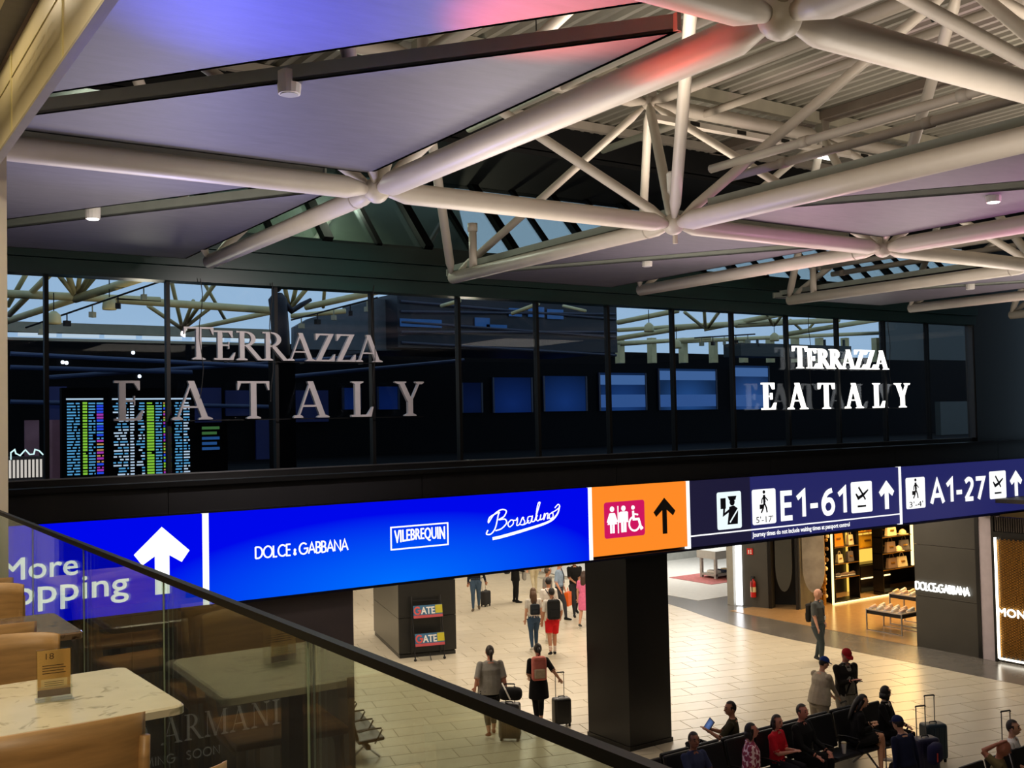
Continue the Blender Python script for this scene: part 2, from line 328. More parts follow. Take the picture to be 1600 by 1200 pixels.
def serif(c, K=.15, k=.05, sf=.05):
    """roman capital as polygons in a box of height 1; K thick stroke, k thin stroke, sf serif height"""
    def foot(x, y, wd, up=1):
        d = sf if up > 0 else -sf
        return [(x-wd/2, y), (x+wd/2, y), (x+wd/2, y+d*.6), (x+K*.5, y+d*1.5), (x-K*.5, y+d*1.5), (x-wd/2, y+d*.6)]
    if c == 'T': return .86, [R_(.43-K/2, 0, .43+K/2, 1), R_(.02, 1-k*1.2, .84, 1), foot(.43, 0, .36), [(.02, 1), (.02, .76), (.05, .76), (.12, 1-k)], [(.84, 1), (.84, .76), (.81, .76), (.74, 1-k)]]
    if c == 'E': return .72, [R_(.13, 0, .13+K, 1), R_(.02, 0, .62, k*1.2), R_(.02, 1-k*1.2, .6, 1), R_(.2, .5-k/2, .48, .5+k/2), [(.6, 1), (.6, .76), (.57, .76), (.46, 1-k)], [(.62, 0), (.68, .26), (.65, .26), (.5, k)], R_(.46, .38, .49, .62)]
    if c == 'L': return .7, [R_(.13, 0, .13+K, 1), R_(.02, 0, .6, k*1.2), foot(.13+K/2, 1, .34, -1), [(.6, 0), (.66, .28), (.63, .28), (.48, k)]]
    if c == 'I': return .42, [R_(.21-K/2, 0, .21+K/2, 1), foot(.21, 0, .36), foot(.21, 1, .36, -1)]
    if c == 'A': return .95, [S_(.12, 0, .47, 1, k), S_(.8, 0, .45, 1, K*1.05), R_(.22, .3, .7, .3+k), foot(.12, 0, .26), foot(.8, 0, .34)]
    if c == 'Y': return .9, [R_(.45-K/2, 0, .45+K/2, .48), S_(.45-K*.05, .42, .17, 1, K*1.05), S_(.47, .42, .74, 1, k), foot(.45, 0, .36), foot(.16, 1, .34, -1), foot(.74, 1, .26, -1)]
    if c == 'Z': return .76, [S_(.13, 0, .6, 1, K*1.1), R_(.04, 1-k*1.2, .66, 1), R_(.06, 0, .7, k*1.2), [(.04, 1), (.05, .76), (.08, .76), (.2, 1-k)], [(.7, 0), (.72, .26), (.69, .26), (.54, k)]]
    if c == 'N': return .95, [R_(.15-k/2, 0, .15+k/2, 1), R_(.8-k/2, 0, .8+k/2, 1), S_(.8, 0, .16, 1, K*1.05), foot(.15, 0, .28), foot(.8, 1, .28, -1), R_(.03, 1-k, .16, 1)]
    if c == 'M': return 1.12, [R_(.14-k/2, 0, .14+k/2, 1), R_(.97-K/2, 0, .97+K/2, 1), S_(.53, 0, .17, 1, K*.95), S_(.53, 0, .95, 1, k), foot(.14, 0, .26), foot(.97, 0, .34), R_(.03, 1-k, .2, 1), R_(.9, 1-k, 1.1, 1)]
    if c in 'RP':
        o = arc(.3, .74, .34, .26, 90, -90, 10); i = arc(.3, .74, .34-K, .26-k, 90, -90, 10)
        P = [R_(.13, 0, .13+K, 1), foot(.13+K/2, 0, .34), R_(.02, 1-k, .3, 1), R_(.2, .48, .3, .48+k)]
        P += [[o[q], o[q+1], i[q+1], i[q]] for q in range(10)]
        if c == 'R': P += [S_(.78, 0, .38, .5, K*1.1), R_(.7, 0, .92, k*.9)]
        return (.86 if c == 'R' else .7), P
    if c == 'O':
        o = arc(.5, .5, .48, .52, 0, 360, 24); i = arc(.5, .5, .48-K, .52-k, 0, 360, 24)
        return 1.0, [[o[q], o[q+1], i[q+1], i[q]] for q in range(24)]
    return .35, []
def roman(body, fr, u0, u1, v0, h, t0, t1, m, parent, track=0, first=1.0, K=.15, k=.05, name='letter'):
    """each letter a part of its sign"""
    ws = [serif(c, K, k)[0] for c in body]; ws[0] *= first; tot = sum(ws)+track*(len(body)-1); sc = (u1-u0)/tot; x = u0
    for n, c in enumerate(body):
        f1 = first if n == 0 else 1
        if c != ' ':
            mb = MB()
            for q, pl in enumerate(serif(c, K, k)[1]): mb.prism([(x+p[0]*sc*f1, v0+p[1]*h*f1) for p in pl], fr, t0, t1+q*.0004)
            mb.build(name, m, parent)
        x += (ws[n]+track)*sc
# ================================================================== STRUCTURE
X3, Y3, Z3 = Vector((1, 0, 0)), Vector((0, 1, 0)), Vector((0, 0, 1))
def facing_hall(y, x0=0, z0=0): return (Vector((x0, y, z0)), X3, Z3, -Y3)
GA = math.radians(-15.4); E1 = Vector((math.cos(GA), math.sin(GA), 0)); E2 = Vector((-math.sin(GA), math.cos(GA), 0))
# ---- concourse floor: grout bed, single tiles, grey apron along the shops
M_grout = mat('floor_grout', (150, 143, 126), .8)
M_tile = mat('cream_floor_tile', (206, 196, 174), .3, var=.04, scale=2.5, rnd=.06, spec=.45)
M_apron = mat('grey_stone_floor', (104, 100, 94), .24, var=.12, scale=1.4, bump=.02)
floor = struct(MB().bx(-12, 46, -8, 48, -.2, 0).build('floor', M_grout), 'cream tiled concourse floor')
TL, TW = 1.2, .565
def tile_mesh():
    mb = MB(); g = .006; x, y, c = TL/2-g, TW/2-g, .004
    P = [(a*x, b*y, 0) for a, b in ((-1, -1), (1, -1), (1, 1), (-1, 1))]+[(a*(x-c), b*(y-c), .01) for a, b in ((-1, -1), (1, -1), (1, 1), (-1, 1))]
    mb.add(P, [(4, 5, 6, 7), (0, 1, 5, 4), (1, 2, 6, 5), (2, 3, 7, 6), (3, 0, 4, 7)]); return mb
cells = []
for j in range(2, 80):
    ec = 19.015+TW*(j-18)+TW/2
    off = .38 if (j-18) % 2 == 0 else .80
    for i in range(-14, 24):
        c = E1*(off+TL*i+TL/2)+E2*ec
        if not (2.5 < c.x < 24.2 and 8.2 < c.y < 40): continue
        p = proj((c.x, c.y, .01)); vis = p and -60 < p[0] < 1660 and p[1] < 1240
        cells.append((0 if (vis and (p[0] > 540)) else 1, p[2] if p else 99, c))
cells.sort(key=lambda q: (q[0], q[1]))
tm = None
for n, (k, d, c) in enumerate(cells[:300]):
    if tm is None:
        t0 = tile_mesh().build('floor_tile', M_tile, floor); tm = t0
        o = t0
    else:
        o = tm.copy(); COL.objects.link(o); o.parent = floor
    o.location = c; o.rotation_euler = (0, 0, GA)
mb = MB(); base = tile_mesh(); R_G = Matrix.Rotation(GA, 4, 'Z')
for k, d, c in cells[300:]: mb.add([c+R_G @ v for v in base.v], base.f)
mb.build('far_floor_tiles', M_tile, floor, kind='stuff')
bound = [(24.6, 31.5), (23.76, 26.43), (23.1, 23.9), (22.69, 22.04), (22.55, 20.2), (22.62, 18.55), (22.7, 16.2), (22.72, 13.5), (22.8, 10), (22.9, 7)]
bc = bez(bound, 5); mb = MB()
for (ax, ay), (bx_, by_) in zip(bc, bc[1:]):
    mb.add([(ax, ay, .014), (36, ay, .014), (36, by_, .014), (bx_, by_, .014), (ax, ay, 0), (bx_, by_, 0)], [(0, 3, 2, 1), (0, 4, 5, 3)])
struct(mb.build('floor_apron', M_apron), 'grey stone floor along the shop fronts')
# pale strip of floor reaching into the white shop
struct(MB().bx(24.9, 36, 26.2, 44, .015, .022).build('floor_white_shop', mat('pale_shop_floor', (200, 198, 190), .3)), 'pale floor of the white shop')
# ---- walls around the concourse, soffit over it
M_soff = mat('concourse_soffit', (190, 186, 178), .7)
struct(MB().bx(-12, 46, 15.55, 46, 4.5, 4.95).build('ceiling_concourse', M_soff), 'ceiling slab over the lower concourse')
struct(MB().bx(-12, 46, 43, 43.3, 0, 4.5).build('wall_far', mat('far_wall', (205, 202, 196), .6)), 'pale far wall of the concourse')
struct(MB().bx(31, 31.2, -8, 12.9, 0, 11.4).build('wall_right', mat('right_wall', (96, 92, 88), .7)), 'grey hall wall on the right'); struct(MB().bx(-12, 31, -8.2, -8, 0, 11.4).build('wall_back', mat('back_wall', (110, 104, 98), .7)), 'grey hall wall behind the viewer')
struct(MB().bx(-12, -11.7, -8, 46, 0, 12).build('wall_left', mat('left_wall', (90, 86, 82), .7)), 'grey hall wall beyond the terrace')
# ---- big black pillar carrying the sign
pr = thing('black_pillar', 'black clad square pillar under the orange sign', None, (13.25, 15.93, 0), kind='structure')
mb = MB().bx(12.74, 13.77, 15.31, 16.56, 0, 4.5); mb.build('pillar_cladding', M_black, pr)
MB().bx(12.72, 13.79, 15.29, 16.58, 0, .09).build('baseboard', mat('pillar_plinth', (9, 9, 9), .3), pr)
# ---- grey panelled block pillar with the magazine rack
Q = Vector((12.96, 24.89, 0)); pb = thing('panelled_pillar', 'grey metal panelled block pillar beside the magazine rack', None, Q, GA, kind='structure')
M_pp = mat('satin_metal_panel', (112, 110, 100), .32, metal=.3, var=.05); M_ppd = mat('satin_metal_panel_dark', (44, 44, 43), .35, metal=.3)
WQ, DQ = 1.54, 3.4
def qb(a0, a1, b0, b1, z0, z1): # box in pillar axes
    c = Q+E1*((a0+a1)/2)+E2*((b0+b1)/2)+Z3*((z0+z1)/2); return MB().box(c, (a1-a0, b1-b0, z1-z0), GA)
qb(.03, WQ-.03, .03, DQ-.03, 0, 4.5).build('core', mat('joint_black', (8, 8, 8), .6), pb)
z = .13
qb(.01, WQ-.01, .01, DQ-.01, 0, .1).build('plinth', M_ppd, pb)
while z < 4.4:
    z1 = min(z+.93, 4.5)
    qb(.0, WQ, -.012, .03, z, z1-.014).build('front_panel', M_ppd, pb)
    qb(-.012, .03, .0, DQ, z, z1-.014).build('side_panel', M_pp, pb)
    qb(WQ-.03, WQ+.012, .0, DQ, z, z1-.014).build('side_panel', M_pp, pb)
    z = z1
# ---- hoarding of the coming shop
hb = thing('shop_hoarding', 'dark hoarding wall with coming soon lettering below the blue screen', 'hoarding', (0, 15.6, 0))
M_hoard = mat('hoarding_board', (96, 88, 88), .55, var=.06, stretch=(.3, 3, .3))
for k in range(5):
    MB().bx(-9.8+k*3.41, -9.8+k*3.41+3.4, 15.45, 15.7, 0, 3.58).build('board', M_hoard, hb)
MB().bx(-9.8, 7.24, 15.71, 22, 0, 3.58).build('backing', mat('hoarding_back', (40, 38, 38), .7), hb)
M_let = mat('silver_lettering', (222, 220, 224), .4)
fr = facing_hall(15.45)
roman('EMPORIO ARMANI', fr, 2.06, 6.0, 1.68, .37, .0, .012, M_let, hb, track=.12, K=.13, k=.03)
letters('COMING   SOON', fr, 3.72, 5.06, 1.41, 1.53, .016, .0, .01, M_let, hb, gap=.3)
# ================================================================== FACADE
YS, YG = 15.16, 15.46
fac = thing('wall_facade', 'black fascia and sill between sign and glazing', None, (13, 15.5, 4.9), kind='structure')
for k in range(9):
    x0 = -8.0+k*4.1
    MB().bx(x0, x0+4.09, 15.22, 15.52, 4.96, 5.36).build('fascia_panel', M_fascia, fac)
MB().bx(-8, 29, 15.06, 15.52, 5.36, 5.43).build('ledge', mat('ledge_black', (20, 20, 20), .28), fac)
MB().bx(-8, 29, 15.40, 15.52, 5.43, 5.53).build('sill', M_black, fac)
MB().bx(2.2, 24.2, 15.385, 15.40, 5.515, 5.535).build('sill_bead', M_chrome, fac)
MB().bx(-8, 29, 15.24, 15.55, 3.6, 4.96).build('sign_backing', M_black, fac)
MB().bx(24.15, 30, 15.35, 15.6, 5.43, 10.9).build('blind_panel', M_black, fac)
MB().bx(24.08, 24.15, 15.36, 15.5, 5.53, 8.31).build('end_frame', mat('end_frame_grey', (62, 62, 64), .4), fac)
MB().bx(-8, 1.1, 15.35, 15.6, 5.43, 10.9).build('blind_panel', M_black, fac)
hd = thing('header_beam', 'dark green steel header beam above the glazing', 'beam', (13, 15.4, 8.3))
MB().bx(1.1, 24.15, 15.28, 15.6, 8.31, 8.52).build('lower_flange', M_green, hd)
MB().bx(1.1, 24.15, 15.22, 15.6, 8.53, 8.78).build('web', M_green, hd)
MB().bx(1.1, 24.15, 15.16, 15.6, 8.79, 9.04).build('upper_flange', M_green, hd)
# panes and mullions
M_fglass = glass('facade_glass', (240, 244, 250), .006, edge=.25)
gz = thing('window_1', 'long dark reflective glazing band carrying the terrace lettering', None, (13, YG, 5.53), kind='structure')
xs = [1.1, 2.74]+[2.74+1.638*k for k in range(1, 13)]+[24.1]
for a, b in zip(xs, xs[1:]): MB().bx(a+.02, b-.02, YG, YG+.012, 5.53, 8.31).build('pane', M_fglass, gz)
for x in xs[1:-1]: MB().bx(x-.028, x+.028, YG-.03, YG+.08, 5.53, 8.31).build('mullion', M_alu, gz)
# lettering on the glass: grey unlit on the left, lit on the right
M_gl = mat('grey_letter_face', (176, 172, 176), .5); M_lit = glow('lit_letter_face', (255, 252, 244), 2.2)
fr = facing_hall(YG-.2)
for nm, lab, dx, m in (('facade_lettering', 'unlit grey terrace lettering on the left of the glazing', 0, M_gl), ('facade_lettering', 'white lit terrace lettering on the right of the glazing', 12.86, M_lit)):
    t = thing(nm, lab, 'sign', (6+dx, YG-.2, 6.2))
    roman('TERRAZZA', fr, 4.52+dx, 7.70+dx, 7.17, .43, 0, .06, m, t, track=-.03, first=1.1)
    roman('EATALY', fr, 3.55+dx, 8.47+dx, 6.30, .56, 0, .06, m, t, track=.62)
    mb = MB().bx(3.6+dx, 8.5+dx, YG-.17, YG-.15, 6.28, 6.292).bx(4.6+dx, 7.7+dx, YG-.17, YG-.15, 7.15, 7.162)
    for sx in (5.2, 6.4, 7.4): mb.bx(sx+dx, sx+dx+.02, YG-.16, YG, 7.14, 7.16).bx(sx+dx, sx+dx+.02, YG-.16, YG, 6.28, 6.3)
    mb.build('mounting_rail', M_alu, t)
for k, (cx, zt, zb, lab) in enumerate(((4.78, 8.35, 6.6, 'thin cable hanging in front of the grey letter E'), (5.85, 8.35, 6.55, 'thin cable hanging at the middle of the grey lettering'), (7.55, 8.4, 6.5, 'thin cable hanging at the right end of the grey lettering'), (17.9, 8.35, 6.7, 'thin cable hanging at the lit letter T'), (20.6, 8.35, 6.6, 'thin cable hanging at the right end of the lit lettering'))):
    pts = [(cx+.03*math.sin(i*1.3+k), 15.2, zt+(zb-zt)*i/8) for i in range(9)]
    tag(MB().tube(pts, .007, 5).build('cable', M_rubber), lab, 'cable', 'cables at the facade lettering')
# clerestory: glass leaning outward above the header
cl = thing('window_2', 'outward leaning clerestory glazing above the green header beam', None, (13, 15.3, 9.04), kind='structure')
M_cglass = glass('clerestory_glass', (236, 242, 242), .02)
nm = Vector((0, -.72, .69))
def lean(x, w_, t0, t1, off, dep):
    O = Vector((x-w_/2, 15.3, 9.04)); return MB().prism([(0, t0), (w_, t0), (w_, t1), (0, t1)], (O, X3, Vector((0, .69, .72)), nm), off, off+dep)
k = 0; x = 1.42
while x < 24:
    lean(x, .16 if k % 2 == 0 else .09, 0, 2.2, .0, .12 if k % 2 == 0 else .08).build('rafter', M_alu, cl)
    lean(x+.45, .88, 0, 2.2, .0, .012).build('pane', M_cglass, cl)
    x += .9; k += 1
MB().bx(1.1, 24.2, 15.3, 15.5, 9.03, 9.1).build('cill', M_green, cl)
# pale roof surface seen through the left clerestory
rb_ = thing('neighbour_roof', 'pale green-grey roof slope outside the left clerestory', 'roof', (5, 17, 8.9))
M_nr = mat('pale_roof_board', (124, 130, 112), .7, var=.07, stretch=(.4, 4, 4))
for k in range(6):
    O = Vector((.5, 17.1+.14*k, 8.75+.36*k)); MB().prism([(0, 0), (10.2, 0), (10.2, .4), (0, .4)], (O, X3, Vector((0, .36, .93)), Vector((0, -.93, .36))), 0, .04).build('board', M_nr, rb_)
for k in range(4): MB().tube([(2.6+2.2*k, 16.95, 8.9), (3.9+2.2*k, 17.35, 10.6)], .05, 8).build('strut', M_steel2, rb_)
# ================================================================== THE LONG SIGN
sg = thing('overhead_sign', 'long overhead light sign with blue screen, orange and navy panels', 'sign', (13, YS, 3.6))
frs = facing_hall(YS)
M_blue = screen('blue_screen_picture', (0, 8, 235), (0, 112, 255), 1.0, (7.9-13, 0, .0), (4.2, 3, 1.15))
MB().bx(.6, 11.77, YS, YS+.08, 3.64, 4.945).build('blue_screen', M_blue, sg)
M_orange = glow('orange_panel_lit', (255, 138, 36), 1.0)
op = MB().bx(11.85, 14.17, YS, YS+.08, 3.69, 4.945).build('orange_panel', M_orange, sg)
M_navy0 = glow('navy_panel_lit', (24, 22, 52), 1.0); M_navy = glow('navy_panel_lit_bright', (34, 36, 96), 1.0)
MB().bx(14.25, 15.92, YS, YS+.08, 3.66, 4.94).build('navy_panel', M_navy0, sg)
MB().bx(15.93, 20.72, YS, YS+.08, 3.66, 4.94).build('navy_panel', M_navy, sg)
MB().bx(20.80, 27.5, YS, YS+.08, 3.66, 4.94).build('navy_panel', M_navy, sg)
M_wl = glow('white_light', (255, 255, 255), 1.25)
for x0, x1 in ((4.755, 4.845), (11.77, 11.85), (14.17, 14.25), (20.72, 20.80)): MB().bx(x0, x1, YS-.01, YS+.08, 3.64, 4.95).build('divider', M_wl, sg)
MB().bx(.6, 27.5, YS-.01, YS+.08, 3.6, 3.64).build('lower_frame', mat('sign_frame_navy', (8, 10, 40), .4), sg)
MB().bx(.6, 27.5, YS-.01, YS+.08, 4.95, 4.975).build('upper_frame', M_black, sg)
T0, T1 = .004, .012
def arrow(mb, cx, zb, zt, wd, sw, mi=0):
    """upright arrow: chevron head and stem"""
    hw = wd/2; k = sw*1.25
    mb.prism([(cx-sw/2, zb), (cx+sw/2, zb), (cx+sw/2, zt-k*.6), (cx-sw/2, zt-k*.6)], frs, T0, T1, mi)
    mb.prism([(cx, zt), (cx, zt-k*1.35), (cx-hw+k*.35, zt-hw-k*.62), (cx-hw-k*.1, zt-hw)], frs, T0, T1+.0005, mi)
    mb.prism([(cx, zt), (cx+hw+k*.1, zt-hw), (cx+hw-k*.35, zt-hw-k*.62), (cx, zt-k*1.35)], frs, T0, T1+.001, mi)
def U(x, y):
    p = at(x, y, Y=YS); return p.x, p.z
mb = MB()
put_text(mb, 'More', frs, 2.12, 3.06, 4.245, 4.53, T1, bold=.016)
put_text(mb, 'Shopping', frs, 1.72, 3.72, 3.81, 4.235, T1, bold=.012); mb.build('more_shopping_lettering', M_wl, sg)
mb = MB(); cx = U(253, 870)[0]; arrow(mb, cx, 3.86, 4.80, .72, .2); mb.build('arrow', M_wl, sg)
a = U(397, 862); b = U(545, 849)
letters('DOLCE & GABBANA', frs, a[0]+.02, b[0]-.02, 4.235, 4.40, .022, T0, T1, M_wl, sg, gap=.15, small='&')
# boxed lettering whose lower edge arches
mb = MB(); a = U(611, 860); b = U(699, 816); v0, v1 = a[1]+.01, b[1]-.01
mb.ribbon([(a[0], v0), (b[0], v0), (b[0], v1), (a[0], v1)], .022, frs, T0, T1, closed=True)
vs_, fs_ = text_mesh('VILEBREQUIN'); tmp = []
for x_, y_ in vs_:
    sag = .16*(1-(2*x_-1)**2)
    tmp.append(Vector((a[0]+.06+x_*(b[0]-a[0]-.12), YS-T1, v0+.05+(sag+(1-sag)*y_)*(v1-v0-.1))))
for ox, oz in ((0, 0), (.006, 0), (-.006, 0), (0, .004)): mb.add([p+Vector((ox, -abs(ox)*.02, oz)) for p in tmp], fs_)
mb.build('boxed_lettering', M_wl, sg)
# script lettering with a swash
mb = MB(); bx0, bz0 = U(760, 846); bx1, bz1 = U(872, 800); sw_ = bx1-bx0; sh_ = .62
def sc_(pts, wd=.017, n=6): mb.ribbon([(bx0+p[0]*sw_, 4.17+p[1]*sh_+p[0]*.16) for p in bez(pts, n)], wd, frs, T0, T1)
sc_([(.02, .28), (.0, .18), (.06, .16), (.12, .3), (.16, .62), (.17, .7), (.05, .62), (.03, .48), (.1, .66), (.2, .76), (.27, .7), (.24, .56), (.17, .5), (.25, .48), (.27, .36), (.2, .24), (.12, .22)], .02)
sc_([(.33, .42), (.29, .34), (.31, .24), (.36, .3), (.36, .4), (.33, .42), (.4, .38)])
sc_([(.4, .38), (.42, .44), (.42, .36), (.41, .24), (.45, .26), (.49, .42), (.51, .4)])
sc_([(.49, .42), (.52, .3), (.5, .22), (.46, .24), (.52, .22), (.58, .3)])
sc_([(.62, .4), (.57, .4), (.56, .26), (.6, .24), (.63, .4), (.62, .26), (.66, .26), (.7, .4)])
sc_([(.66, .26), (.72, .6), (.74, .74), (.71, .7), (.68, .36), (.7, .24), (.74, .28)])
sc_([(.75, .4), (.74, .26), (.78, .28), (.8, .4), (.79, .24), (.82, .38), (.85, .38), (.84, .24), (.87, .28)])
sc_([(.91, .38), (.87, .34), (.88, .22), (.92, .26), (.92, .36), (.9, .38), (.96, .42), (1.02, .5), (1.0, .58), (.95, .5)])
sc_([(1.02, .52), (.98, .3), (.85, .14), (.5, .06), (.2, .02), (.08, .02)], [.02+.03*min(1, i/20) for i in range(5*6+1)])
mb.build('script_lettering', M_wl, sg)
# orange panel: washroom pictograms and arrow
M_mag = glow('magenta_lit', (206, 14, 92), 1.0); M_darkprint = mat('dark_print', (24, 14, 8), .6)
x0, _ = U(944, 815); x1, _ = U(1007, 810); zc = 4.325; hh = .33
mb = MB(); r_ = .05
poly = arc(x1-r_, zc+hh-r_, r_, r_, 0, 90, 4)+arc(x0+r_, zc+hh-r_, r_, r_, 90, 180, 4)+arc(x0+r_, zc-hh+r_, r_, r_, 180, 270, 4)+arc(x1-r_, zc-hh+r_, r_, r_, 270, 360, 4)
mb.prism(poly, frs, T0*.5, T0); wpl = mb.build('washroom_plate', M_mag, sg)
mb = MB(); ww = x1-x0
def circ(cx, cz, r, n=12): mb.prism(arc(cx, cz, r, r, 0, 360, n)[:-1], frs, T0, T1)
cx = x0+.19*ww; circ(cx, zc+.2, .05); mb.prism([(cx-.04, zc+.13), (cx+.04, zc+.13), (cx+.11, zc-.08), (cx-.11, zc-.08)], frs, T0, T1)
mb.prism(R_(cx-.05, zc-.24, cx-.01, zc-.08), frs, T0, T1); mb.prism(R_(cx+.01, zc-.24, cx+.05, zc-.08), frs, T0, T1)
for s in (-1, 1): mb.ribbon([(cx+s*.045, zc+.12), (cx+s*.11, zc-.04)], .035, frs, T0, T1-.001)
cx = x0+.47*ww; mb.prism(R_(x0+.325*ww, zc-.25, x0+.345*ww, zc+.25), frs, T0, T1)
circ(cx, zc+.2, .05); mb.prism(R_(cx-.08, zc-.04, cx+.08, zc+.14), frs, T0, T1); mb.prism(R_(cx-.06, zc-.24, cx-.008, zc-.04), frs, T0, T1); mb.prism(R_(cx+.008, zc-.24, cx+.06, zc-.04), frs, T0, T1)
for s in (-1, 1): mb.ribbon([(cx+s*.09, zc+.13), (cx+s*.09, zc-.06)], .03, frs, T0, T1-.001)
cx = x0+.74*ww; circ(cx-.03, zc+.2, .04)
mb.ribbon([(cx-.03, zc+.14), (cx-.02, zc-.02), (cx+.1, zc-.02), (cx+.16, zc-.2), (cx+.2, zc-.18)], .045, frs, T0, T1)
mb.ribbon([(cx-.02, zc+.08), (cx+.09, zc+.06)], .03, frs, T0, T1-.001)
mb.ribbon(arc(cx+.0, zc-.1, .13, .13, 100, 345, 16), .035, frs, T0, T1-.002)
mb.build('washroom_pictogram', M_wl, wpl)
mb = MB(); arrow(mb, U(1038, 805)[0], 3.98, 4.66, .52, .11); mb.build('arrow', M_darkprint, sg)
# navy panels
M_pl = glow('pale_plate_lit', (236, 250, 252), 1.05)
def plate(px0, px1, zb, zt, m=M_pl):
    a_, b_ = U(px0, 790)[0], U(px1, 790)[0]; r2 = .045; q = MB()
    q.prism(arc(b_-r2, zt-r2, r2, r2, 0, 90, 4)+arc(a_+r2, zt-r2, r2, r2, 90, 180, 4)+arc(a_+r2, zb+r2, r2, r2, 180, 270, 4)+arc(b_-r2, zb+r2, r2, r2, 270, 360, 4), frs, T0*.5, T0)
    global LASTP; LASTP = q.build('pictogram_plate', m, sg); return (a_+b_)/2, (b_-a_)/2
M_ink = mat('navy_print', (16, 17, 42), .6)
cx, hw = plate(1120, 1158, 3.94, 4.68)
mb = MB(); zc = 4.31
circ(cx+.08, zc+.16, .07); mb.prism([(cx-.0, zc+.2), (cx+.17, zc+.2), (cx+.2, zc+.28), (cx-.04, zc+.28)], frs, T0, T1)
mb.prism([(cx-.06, zc-.28), (cx+.22, zc-.28), (cx+.24, zc+.02), (cx+.12, zc+.09), (cx-.0, zc+.07)], frs, T0, T1)
mb.ribbon([(cx+.0, zc+.0), (cx-.16, zc-.08), (cx-.14, zc+.08)], .05, frs, T0, T1-.001)
mb.prism(R_(cx-.24, zc+.04, cx-.1, zc+.25), frs, T0, T1-.0015); mb.build('passport_officer_pictogram', M_ink, LASTP)
mb = MB(); mb.ribbon([(cx+.24, zc+.02), (cx-.0, zc-.24)], .03, frs, T1, T1+.002); mb.build('officer_sash', M_pl, LASTP)
def walker(cx, zc, s=1):
    circ(cx, zc+.2*s, .035*s); mb.ribbon([(cx, zc+.14*s), (cx+.01, zc-.02*s)], .06*s, frs, T0, T1)
    mb.ribbon([(cx+.005, zc-.02*s), (cx+.06*s, zc-.12*s), (cx+.08*s, zc-.22*s)], .032*s, frs, T0, T1-.001); mb.ribbon([(cx+.0, zc-.02*s), (cx-.03*s, zc-.13*s), (cx-.09*s, zc-.22*s)], .032*s, frs, T0, T1-.0015)
    mb.ribbon([(cx, zc+.12*s), (cx+.07*s, zc+.06*s), (cx+.11*s, zc+.02*s)], .024*s, frs, T0, T1-.002); mb.ribbon([(cx, zc+.12*s), (cx-.06*s, zc+.05*s), (cx-.07*s, zc-.03*s)], .024*s, frs, T0, T1-.002)
    mb.prism(R_(cx-.13*s, zc-.14*s, cx-.03*s, zc-.05*s), frs, T0, T1-.0005)
def plane_icon(cx, zc):
    mb.ribbon([(cx-.2, zc+.1), (cx-.12, zc+.0), (cx+.04, zc+.06), (cx+.22, zc+.17)], [.03, .07, .06, .03], frs, T0, T1)
    mb.ribbon([(cx-.1, zc+.24), (cx+.04, zc+.07)], .045, frs, T0, T1-.001); mb.ribbon([(cx+.12, zc-.04), (cx+.04, zc+.06)], .04, frs, T0, T1-.001)
    mb.prism(R_(cx-.15, zc-.2, cx+.13, zc-.16), frs, T0, T1)
W2 = glow('white_plate_lit', (255, 255, 255), 1.1)
for (pa, pb, ta, tb, la, lb, aa, cap, mins) in ((1175, 1212, 1219, 1326, 1330, 1363, 1385, 'E1-61', "5'-17'"), (1416, 1446, 1453, 1541, 1547, 1573, 1588, 'A1-27', "3'-4'")):
    cx, hw = plate(pa, pb, 3.965, 4.68, W2)
    mb = MB(); walker(cx, 4.42, 1.0); put_text(mb, mins, frs, cx-hw*.72, cx+hw*.72, 4.0, 4.13, T1); mb.build('walking_time_pictogram', M_ink, LASTP)
    letters(cap, frs, U(ta, 790)[0]+.06, U(tb, 785)[0]-.08, 4.04, 4.56, .105, T0, T1, M_wl, sg, gap=.24)
    cx, hw = plate(la, lb, 4.0, 4.68, W2); mb = MB(); plane_icon(cx, 4.32); mb.build('departures_pictogram', M_ink, LASTP)
    mb = MB(); arrow(mb, U(aa, 775)[0], 4.02, 4.66, .50, .13); mb.build('arrow', M_wl, sg)
mb = MB().bx(14.25, 20.72, YS-.008, YS, 3.865, 3.89); mb.build('rule', M_wl, sg)
mb = MB(); put_text(mb, 'Journey times do not include waiting times at passport control', frs, U(1175, 830)[0], U(1327, 822)[0], 3.70, 3.82, T1, bold=.02); mb.build('note_lettering', M_wl, sg)
# ================================================================== ROOF: space frame, deck, panels
GX, GY, BX0, BY0, ZB, ZT = 3.77, 4.98, 4.5, 8.94, 8.4, 10.75
def BN(i, j): return Vector((BX0+GX*i, BY0+GY*j, ZB))
def TN(i, j): return Vector((BX0+GX*(i+.5), BY0+GY*(j+.5), ZT))
sf = thing('space_frame', 'white tubular steel space frame of the hall roof', 'roof truss', (10, 6, ZB))
def member(a, b, r, name, m=M_steel, tip=.35):
    d = (b-a); L_ = d.length; d.normalize(); c = min(.32, .08*L_+.05)
    MB().tube([a+d*.06, a+d*c, b-d*c, b-d*.06], [r*tip, r, r, r*tip], 14).build(name, m, sf, smooth=True)
for i in range(-1, 7):
    for j in range(-2, 2):
        n_ = BN(i, j)
        if j < 1: MB().ball(n_, .125, 14, 9).build('node', M_steel, sf, smooth=True)
        if j < 1:
            b = BN(i, j+1)
            if j == 0:
                d = (b-n_).normalized(); MB().tube([n_+d*.06, n_+d*.3, b-d*.02, b], [.04, .095, .095, .07], 14).build('bottom_chord', M_steel, sf, smooth=True)
                MB().tube([n_+d*.42, n_+d*.44], .1, 14).build('collar', M_steel2, sf, smooth=True)
            else: member(n_, b, .112, 'bottom_chord')
        if i < 6 and j < 1: member(n_, BN(i+1, j), .105, 'bottom_chord')
